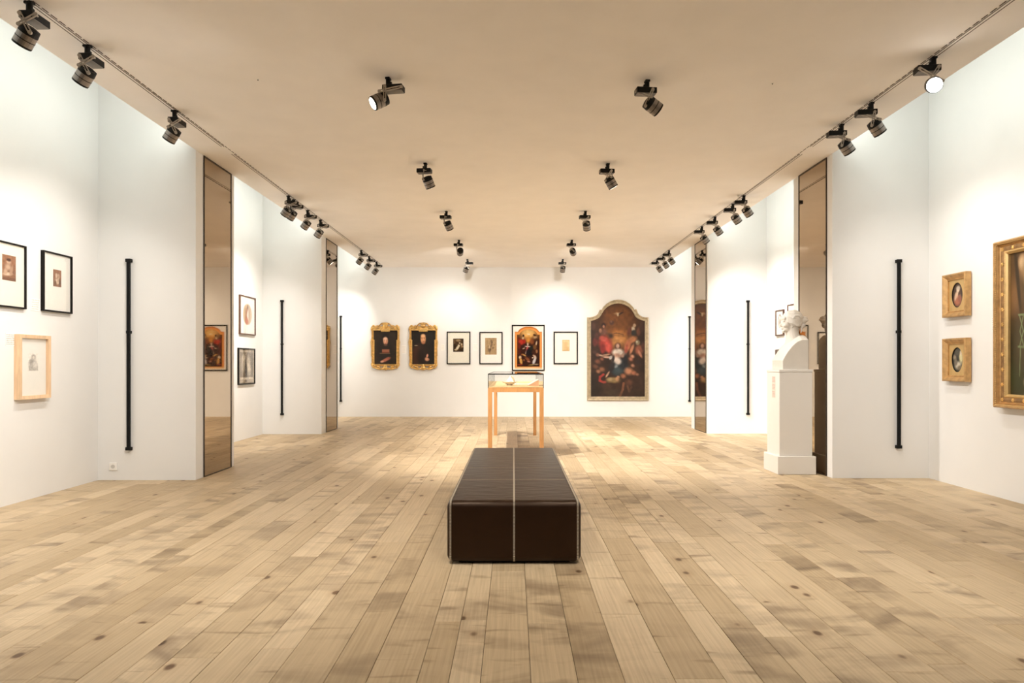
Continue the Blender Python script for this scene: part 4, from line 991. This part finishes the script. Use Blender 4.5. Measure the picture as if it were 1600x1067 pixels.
# ------------------------------------------------------------------ leather bench
def bench():
    y0, y1, hw, H, r, z0 = 4.25, 7.0, 0.42, 0.398, 0.042, 0.014
    cx0 = 0.005
    t = thing('leather_bench', 'long dark brown leather bench with cream stitching in the middle of the floor', 'bench', (cx0, y0, 0))
    Ln = y1 - y0
    bm = B(-hw, hw, 0, Ln, z0, H); bevel(bm, r, 8)
    obj('body', bm, M_LEATHER, t, smooth=True)
    obj('plinth', B(-hw + 0.07, hw - 0.07, 0.07, Ln - 0.07, 0.0, 0.03), M_DARK, t)
    # ladder stitches along profile lines: al = angle round the long edge (0 = on the flat)
    bm = bmesh.new()
    def rung(P, N, Tn, half, th, proud):
        D = N.cross(Tn).normalized()
        M = Matrix((Tn, D, N)).transposed().to_4x4(); M.translation = P
        box(bm, -half, half, -th, th, -0.001, proud, M)
    def profile(xc, al, half, step, sgn):
        ca, sa = math.cos(al), math.sin(al)
        def put(yc, zc, n2):                        # n2 = unit normal in the y-z plane, (yc, zc) the arc centre
            n = Vector((sgn * sa, n2[0] * ca, n2[1] * ca)); P = Vector((xc, yc, zc)) + n * r
            tn = Vector((ca, -sgn * sa * n2[0], -sgn * sa * n2[1]))
            rung(P, n, tn.normalized(), half, 0.0015, 0.0024)
        z = z0 + r
        while z < H - r: put(r, z, (-1, 0)); put(Ln - r, z, (1, 0)); z += step
        k = int(r * math.pi / 2 / step) + 1
        for i in range(k):
            f = math.pi / 2 * (i + 0.5) / k
            put(r, H - r, (-math.cos(f), math.sin(f))); put(Ln - r, H - r, (math.cos(f), math.sin(f)))
            put(r, z0 + r, (-math.cos(f), -math.sin(f)))
        y = r
        while y < Ln - r: put(y, H - r, (0, 1)); y += step
    profile(0.0, 0.0, 0.0060, 0.0074, 1)
    for s in (-1, 1): profile(s * (hw - r), math.radians(26), 0.0060, 0.0074, s)
    for yy, hl, st in ((0.79, 0.0055, 0.0075), (1.37, 0.003, 0.0075)):
        x = -hw + r
        while x < hw - r:
            rung(Vector((x, yy, H)), Vector((0, 0, 1)), Vector((0, 1, 0)), hl, 0.0016, 0.0016); x += st
        for s in (-1, 1):
            z = z0 + r
            while z < H - r: rung(Vector((s * hw, yy, z)), Vector((s, 0, 0)), Vector((0, 1, 0)), hl, 0.0016, 0.0016); z += st
    o = obj('stitching', bm, M_STITCH, t); o['kind'] = 'stuff'
    bm = bmesh.new(); box(bm, -0.0028, 0.0028, r, Ln - r, H - 0.003, H + 0.0006); box(bm, -0.0028, 0.0028, -0.0006, 0.003, z0 + r, H - r)
    obj('centre_seam', bm, M_SEAM, t)
    for yy in (0.79, 1.37):
        obj('cross_seam', B(-hw + r, hw - r, yy - 0.002, yy + 0.002, H - 0.003, H + 0.0006), M_SEAM, t)
bench()

# ------------------------------------------------------------------ display case
def display_case():
    x0, x1 = -0.339, 0.407
    y0 = 9.12; y1 = 12.05
    ztop, zap, zg = 0.951, 0.877, 1.122
    t = thing('display_case', 'long wooden table display case with a black edged glass cover behind the bench', 'display case', ((x0 + x1) / 2, (y0 + y1) / 2, 0))
    hx, hy = (x1 - x0) / 2, (y1 - y0) / 2
    lw = 0.056
    for sx in (-1, 1):
        for sy in (-1, 1):
            a, b = sorted((sx * hx, sx * (hx - lw))); c_, d_ = sorted((sy * hy, sy * (hy - lw)))
            obj('leg', bevel(B(a, b, c_, d_, 0, ztop - 0.012), 0.002, 1), M_OAK, t)
    for sy in (-1, 1):
        c_, d_ = sorted((sy * (hy - 0.004), sy * (hy - 0.034)))
        obj('apron', B(-hx + lw, hx - lw, c_, d_, zap, ztop - 0.012), M_OAK, t)
    for sx in (-1, 1):
        a, b = sorted((sx * (hx - 0.004), sx * (hx - 0.034)))
        obj('apron', B(a, b, -hy + lw, hy - lw, zap, ztop - 0.012), M_OAK, t)
    obj('deck', B(-hx + 0.001, hx - 0.001, -hy + 0.001, hy - 0.001, ztop - 0.012, ztop), M_OAKTOP, t)
    gt = 0.006
    obj('glass_pane', B(-hx + 0.006, hx - 0.006, -hy + 0.002, -hy + 0.002 + gt, ztop, zg - 0.006), M_CASE, t)
    obj('glass_pane', B(-hx + 0.006, hx - 0.006, hy - 0.002 - gt, hy - 0.002, ztop, zg - 0.006), M_CASE, t)
    obj('glass_pane', B(-hx + 0.002, -hx + 0.002 + gt, -hy + 0.01, hy - 0.01, ztop, zg - 0.006), M_CASE, t)
    obj('glass_pane', B(hx - 0.002 - gt, hx - 0.002, -hy + 0.01, hy - 0.01, ztop, zg - 0.006), M_CASE, t)
    obj('glass_lid', B(-hx + 0.006, hx - 0.006, -hy + 0.006, hy - 0.006, zg - 0.005, zg), M_CASE, t)
    e = 0.012
    for sy in (-1, 1):
        c_, d_ = sorted((sy * hy, sy * (hy - e)))
        obj('edge_strip', B(-hx, hx, c_, d_, zg - e, zg + 0.001), M_BLACK, t)
        for sx in (-1, 1):
            a, b = sorted((sx * hx, sx * (hx - 0.009)))
            obj('edge_strip', B(a, b, c_, d_, ztop - 0.02, zg - e), M_BLACK, t)
    for sx in (-1, 1):
        a, b = sorted((sx * hx, sx * (hx - e)))
        obj('edge_strip', B(a, b, -hy + e, hy - e, zg - e, zg + 0.001), M_BLACK, t)
    # bowl with a peaked white linen form
    d = 9.66
    t2 = thing('porcelain_bowl', 'shallow pale bowl on a small foot inside the glass case', 'bowl', (wx(796.5, d), d, ztop))
    prof = [(0.0, 0.0), (0.042, 0.0), (0.046, 0.006), (0.04, 0.014), (0.06, 0.022), (0.092, 0.036), (0.112, 0.052), (0.115, 0.055), (0.110, 0.056), (0.088, 0.042), (0.05, 0.028), (0.0, 0.024)]
    bm = bmesh.new(); N_ = 32; rings = []
    for rr, zz in prof:
        rings.append([bm.verts.new((rr * math.cos(2 * math.pi * k / N_), rr * math.sin(2 * math.pi * k / N_), zz)) for k in range(N_)] if rr > 0 else [bm.verts.new((0, 0, zz))])
    for A, Bq in zip(rings[:-1], rings[1:]):
        for k in range(N_):
            j = (k + 1) % N_
            if len(A) == 1: bm.faces.new((A[0], Bq[k], Bq[j]))
            elif len(Bq) == 1: bm.faces.new((A[k], A[j], Bq[0]))
            else: bm.faces.new((A[k], A[j], Bq[j], Bq[k]))
    obj('bowl', bm, M_PORC, t2, smooth=True)
    t3 = thing('folded_linen', 'white peaked folded linen form standing in the pale bowl', 'cloth', (wx(797.5, d), d, ztop + 0.033))
    bm = bmesh.new(); rr_ = random.Random(4)
    # pleated cone with a leaning fold
    N_ = 26; base, mid, top = [], [], []
    for k in range(N_):
        a = 2 * math.pi * k / N_; f = 1.0 + 0.16 * (1 if k % 2 else -1)
        base.append(bm.verts.new((0.066 * f * math.cos(a), 0.05 * f * math.sin(a), 0.0)))
        mid.append(bm.verts.new((0.040 * f * math.cos(a) + 0.006, 0.03 * f * math.sin(a), 0.045 + 0.006 * math.sin(3 * a))))
        top.append(bm.verts.new((0.012 * f * math.cos(a) + 0.010, 0.01 * f * math.sin(a), 0.096 + 0.006 * math.cos(2 * a))))
    for A, Bq in ((base, mid), (mid, top)):
        for k in range(N_): bm.faces.new((A[k], A[(k + 1) % N_], Bq[(k + 1) % N_], Bq[k]))
    bm.faces.new(top); bm.faces.new(base[::-1])
    obj('pleated_cone', bm, M_LINEN, t3)
    bm = bmesh.new()
    tube(bm, [(0.005, -0.02, 0.10), (0.028, -0.03, 0.085), (0.044, -0.032, 0.05), (0.056, -0.03, 0.012)], [0.006, 0.011, 0.013, 0.008], 8)
    obj('hanging_fold', bm, mat('tan_lining_cloth', (0.62, 0.44, 0.26), 0.7, var=0.1, scale=20), t3, smooth=True)
    # sloping book rest with a thin bound volume
    d = 9.40
    t4 = thing('book_rest', 'wooden wedge book rest sloping up to the right inside the case', 'book rest', (wx(833.7, d), d, ztop))
    bm = bmesh.new(); prism(bm, [(-0.082, 0), (0.072, 0), (0.072, 0.078), (0.066, 0.080)], 0, 0.32)
    obj('wedge', bm, mat('reddish_wedge_wood', (0.52, 0.29, 0.16), 0.5, var=0.12, scale=8, stretch=(2, 2, 8)), t4)
    sl = math.atan2(0.080, 0.148)
    o = obj('open_page', B(-0.075, 0.085, 0.01, 0.31, 0.0, 0.008), mat('aged_paper', (0.82, 0.72, 0.58), 0.8, var=0.05, scale=15), t4, (-0.008, 0, 0.0425), rot=(0, -sl, 0))
    c = Canvas(40, 60, (0, 0, 40, 60), (226, 196, 150))
    c.rect(4, 5, 36, 26, (196, 190, 110), 2).e(20, 16, 12, 8, (150, 160, 84)).rect(4, 30, 36, 56, (236, 206, 176), 2).e(20, 44, 12, 7, (222, 160, 130), 0, 0.5).mottle(0.08, 8)
    t5 = thing('illustrated_sheet', 'illustrated sheet with green and pink fields lying flat in the glass case', 'sheet', (wx(820.5, 10.6), 10.6, ztop))
    obj('paper', B(-0.16, 0.12, -0.62, 0.62, 0.0, 0.004), M_MATC, t5)
    me = c.mesh('illustration', 0.26, 1.2, M_INK)
    obj('illustration', me, None, t5, (-0.02, 0, 0.0048), rot=(-math.pi / 2, 0, 0))
display_case()

# ------------------------------------------------------------------ pedestal and bust
def pedestal_and_bust():
    yf = dfl(741.5); bx = wx(1215.3, yf)
    bw = 0.435; sw = 0.375; H = 1.19
    cx0, cy0 = bx + bw / 2, yf + bw / 2
    cx0 = min(cx0, PR - 0.02 - bw / 2)
    t = thing('pedestal', 'white square pedestal with stepped base in front of the right mirror', 'pedestal', (cx0, cy0, 0))
    obj('shaft', bevel(B(-sw / 2, sw / 2, -sw / 2, sw / 2, 0.205, H - 0.03), 0.003, 1), M_PED, t)
    obj('top_slab', bevel(B(-sw / 2 - 0.006, sw / 2 + 0.006, -sw / 2 - 0.006, sw / 2 + 0.006, H - 0.03, H), 0.003, 1), M_PED, t)
    obj('base', bevel(B(-bw / 2, bw / 2, -bw / 2, bw / 2, 0.0, 0.205), 0.004, 1), M_PED, t)
    c = Canvas(26, 90, (0, 0, 26, 90), (222, 210, 198)); r = random.Random(3)
    for k in range(14):
        if k in (4, 9): continue
        x = 3
        while x < 22:
            l = r.uniform(2, 6); c.rect(x, 3 + 6 * k, min(24, x + l), 6 + 6 * k, (186, 140, 130), 1.0, 0.8); x += l + 1.6
    o = obj('text_label', c.mesh('text_label', 0.10, 0.25, M_INK), None, t, (-sw / 2 - 0.0012, -0.02, 0.985), rot=(0, 0, -math.pi / 2))
    o['label'] = 'small block of reddish print'
    # ---- bust, facing -X
    t = thing('bust', 'white plaster herm bust with hair bun facing left on the pedestal', 'bust', (cx0 + 0.005, cy0 - 0.005, H))
    bm = bmesh.new()
    side = [(-0.145, 0.0), (0.150, 0.0), (0.150, 0.338), (0.075, 0.340), (0.02, 0.316), (-0.035, 0.268), (-0.085, 0.205), (-0.118, 0.155), (-0.145, 0.105)]
    rings = []
    for k in range(15):                                            # chest and shoulders swell towards the middle
        y = -0.158 + 0.316 * k / 14; b_ = math.cos(math.pi / 2 * (y / 0.158)) if 0 < k < 14 else 0.0
        ring = []
        for x0, z0 in side:
            up = max(0.0, (z0 - 0.12) / 0.22); fr = max(0.0, -x0 / 0.145) * min(1.0, z0 / 0.1)
            ring.append(bm.verts.new((x0 - 0.018 * b_ * fr, y, z0 + 0.062 * b_ * up)))
        rings.append(ring)
    nn = len(side)
    for A, Bq in zip(rings[:-1], rings[1:]):
        for k in range(nn): bm.faces.new((A[(k + 1) % nn], A[k], Bq[k], Bq[(k + 1) % nn]))
    bm.faces.new(rings[0]); bm.faces.new(rings[-1][::-1])
    # neck
    tube(bm, [(0.050, 0, 0.28), (0.035, 0, 0.37), (0.022, 0, 0.43), (0.018, 0, 0.50)], [0.110, 0.082, 0.070, 0.070], 18)
    # skull, face, jaw
    ell(bm, (0.022, 0, 0.575), (0.116, 0.084, 0.104))
    ell(bm, (-0.040, 0, 0.535), (0.058, 0.066, 0.088)); ell(bm, (-0.030, 0, 0.475), (0.056, 0.056, 0.044), (0, -0.35, 0))
    ell(bm, (-0.072, 0, 0.446), (0.022, 0.024, 0.021))            # chin
    ell(bm, (-0.076, 0, 0.592), (0.026, 0.056, 0.034))            # forehead
    for s in (-1, 1):
        ell(bm, (-0.082, s * 0.028, 0.560), (0.016, 0.026, 0.008), (s * 0.15, 0, 0))   # brow
        ell(bm, (-0.080, s * 0.029, 0.543), (0.012, 0.014, 0.0095))                   # eye
        ell(bm, (-0.084, s * 0.029, 0.5465), (0.011, 0.016, 0.0035))                  # lid
        ell(bm, (-0.064, s * 0.038, 0.510), (0.026, 0.024, 0.026))                    # cheek
        ell(bm, (-0.092, s * 0.009, 0.503), (0.009, 0.008, 0.007))                    # nostril wing
        tube(bm, [(0.002 + 0.018 * math.cos(a), s * (0.083 + 0.006 * math.sin(a)), 0.518 + 0.028 * math.sin(a)) for a in [k * 0.5 for k in range(13)]], 0.006, 6, True)  # ear rim
        ell(bm, (0.004, s * 0.080, 0.515), (0.014, 0.008, 0.022)); ell(bm, (-0.002, s * 0.080, 0.490), (0.009, 0.008, 0.010))
    tube(bm, [(-0.088, 0, 0.562), (-0.100, 0, 0.535), (-0.112, 0, 0.512), (-0.108, 0, 0.503), (-0.092, 0, 0.500)], [0.009, 0.009, 0.0105, 0.010, 0.008], 10)
    tube(bm, [(-0.078, -0.022, 0.4805), (-0.0935, -0.008, 0.4825), (-0.0955, 0, 0.4815), (-0.0935, 0.008, 0.4825), (-0.078, 0.022, 0.4805)], [0.003, 0.0055, 0.005, 0.0055, 0.003], 7)
    tube(bm, [(-0.078, -0.019, 0.4745), (-0.0915, -0.007, 0.4700), (-0.0925, 0.007, 0.4700), (-0.078, 0.019, 0.4745)], [0.003, 0.0065, 0.0065, 0.003], 7)
    obj('figure', remeshed('figure', bm, 0.0042, 3, 0.5), M_MARBLE, t, smooth=True)
    # ---- hair: cap, combed waves, knot at the back
    bm = bmesh.new()
    ell(bm, (0.040, 0, 0.592), (0.108, 0.088, 0.096), u=28, v=18)
    ell(bm, (0.080, 0, 0.540), (0.058, 0.068, 0.060))
    for s in (-1, 1):
        for k in range(9):
            q = k / 8.0
            y0 = s * (0.006 + 0.010 * k); pts, rr = [], []
            for i in range(12):
                f = i / 11.0
                a = math.radians(158 - 150 * f)
                rad = 0.985
                lat = min(0.086, abs(y0) + 0.055 * math.sin(f * math.pi) * (0.3 + q))
                kx = math.sqrt(max(0.02, 1 - (lat / 0.094) ** 2))
                pts.append((0.032 + 0.118 * rad * kx * math.cos(a) + (0.02 * (1 - kx)), s * lat + 0.003 * math.sin(i * 1.9 + k), 0.585 + 0.106 * rad * kx * math.sin(a) - 0.02 * q * (1 - f)))
                rr.append(0.0062)
            tube(bm, pts, rr, 6)
        for k in range(5):                                         # waves sweeping over the ear
            pts = []
            for i in range(9):
                f = i / 8.0
                pts.append((-0.056 + 0.135 * f, s * (0.060 + 0.030 * math.sin(f * math.pi * 0.85)), 0.612 - 0.014 * k - 0.050 * math.sin(f * math.pi * 0.62) + 0.004 * math.sin(9 * f + k)))
            tube(bm, pts, 0.0075, 6)
    ell(bm, (0.150, 0, 0.565), (0.044, 0.046, 0.040)); ell(bm, (0.172, 0.0, 0.590), (0.032, 0.036, 0.028), (0, 0.4, 0)); ell(bm, (0.150, 0.0, 0.512), (0.030, 0.034, 0.034))
    tube(bm, [(0.165 + 0.036 * math.cos(a), 0.036 * math.sin(a), 0.573 + 0.006 * math.sin(2 * a)) for a in [k * math.pi / 9 for k in range(18)]], 0.012, 7, True)
    tube(bm, [(0.165 + 0.020 * math.cos(a), 0.022 * math.sin(a), 0.606) for a in [k * math.pi / 8 for k in range(16)]], 0.010, 7, True)
    tube(bm, [(0.130, -0.03, 0.50), (0.118, -0.04, 0.46), (0.112, -0.038, 0.42)], [0.012, 0.012, 0.006], 7)
    tube(bm, [(0.130, 0.03, 0.50), (0.118, 0.04, 0.46), (0.112, 0.038, 0.42)], [0.012, 0.012, 0.006], 7)
    obj('hair', remeshed('hair', bm, 0.0042, 2, 0.5), M_MARBLE, t, smooth=True)
pedestal_and_bust()
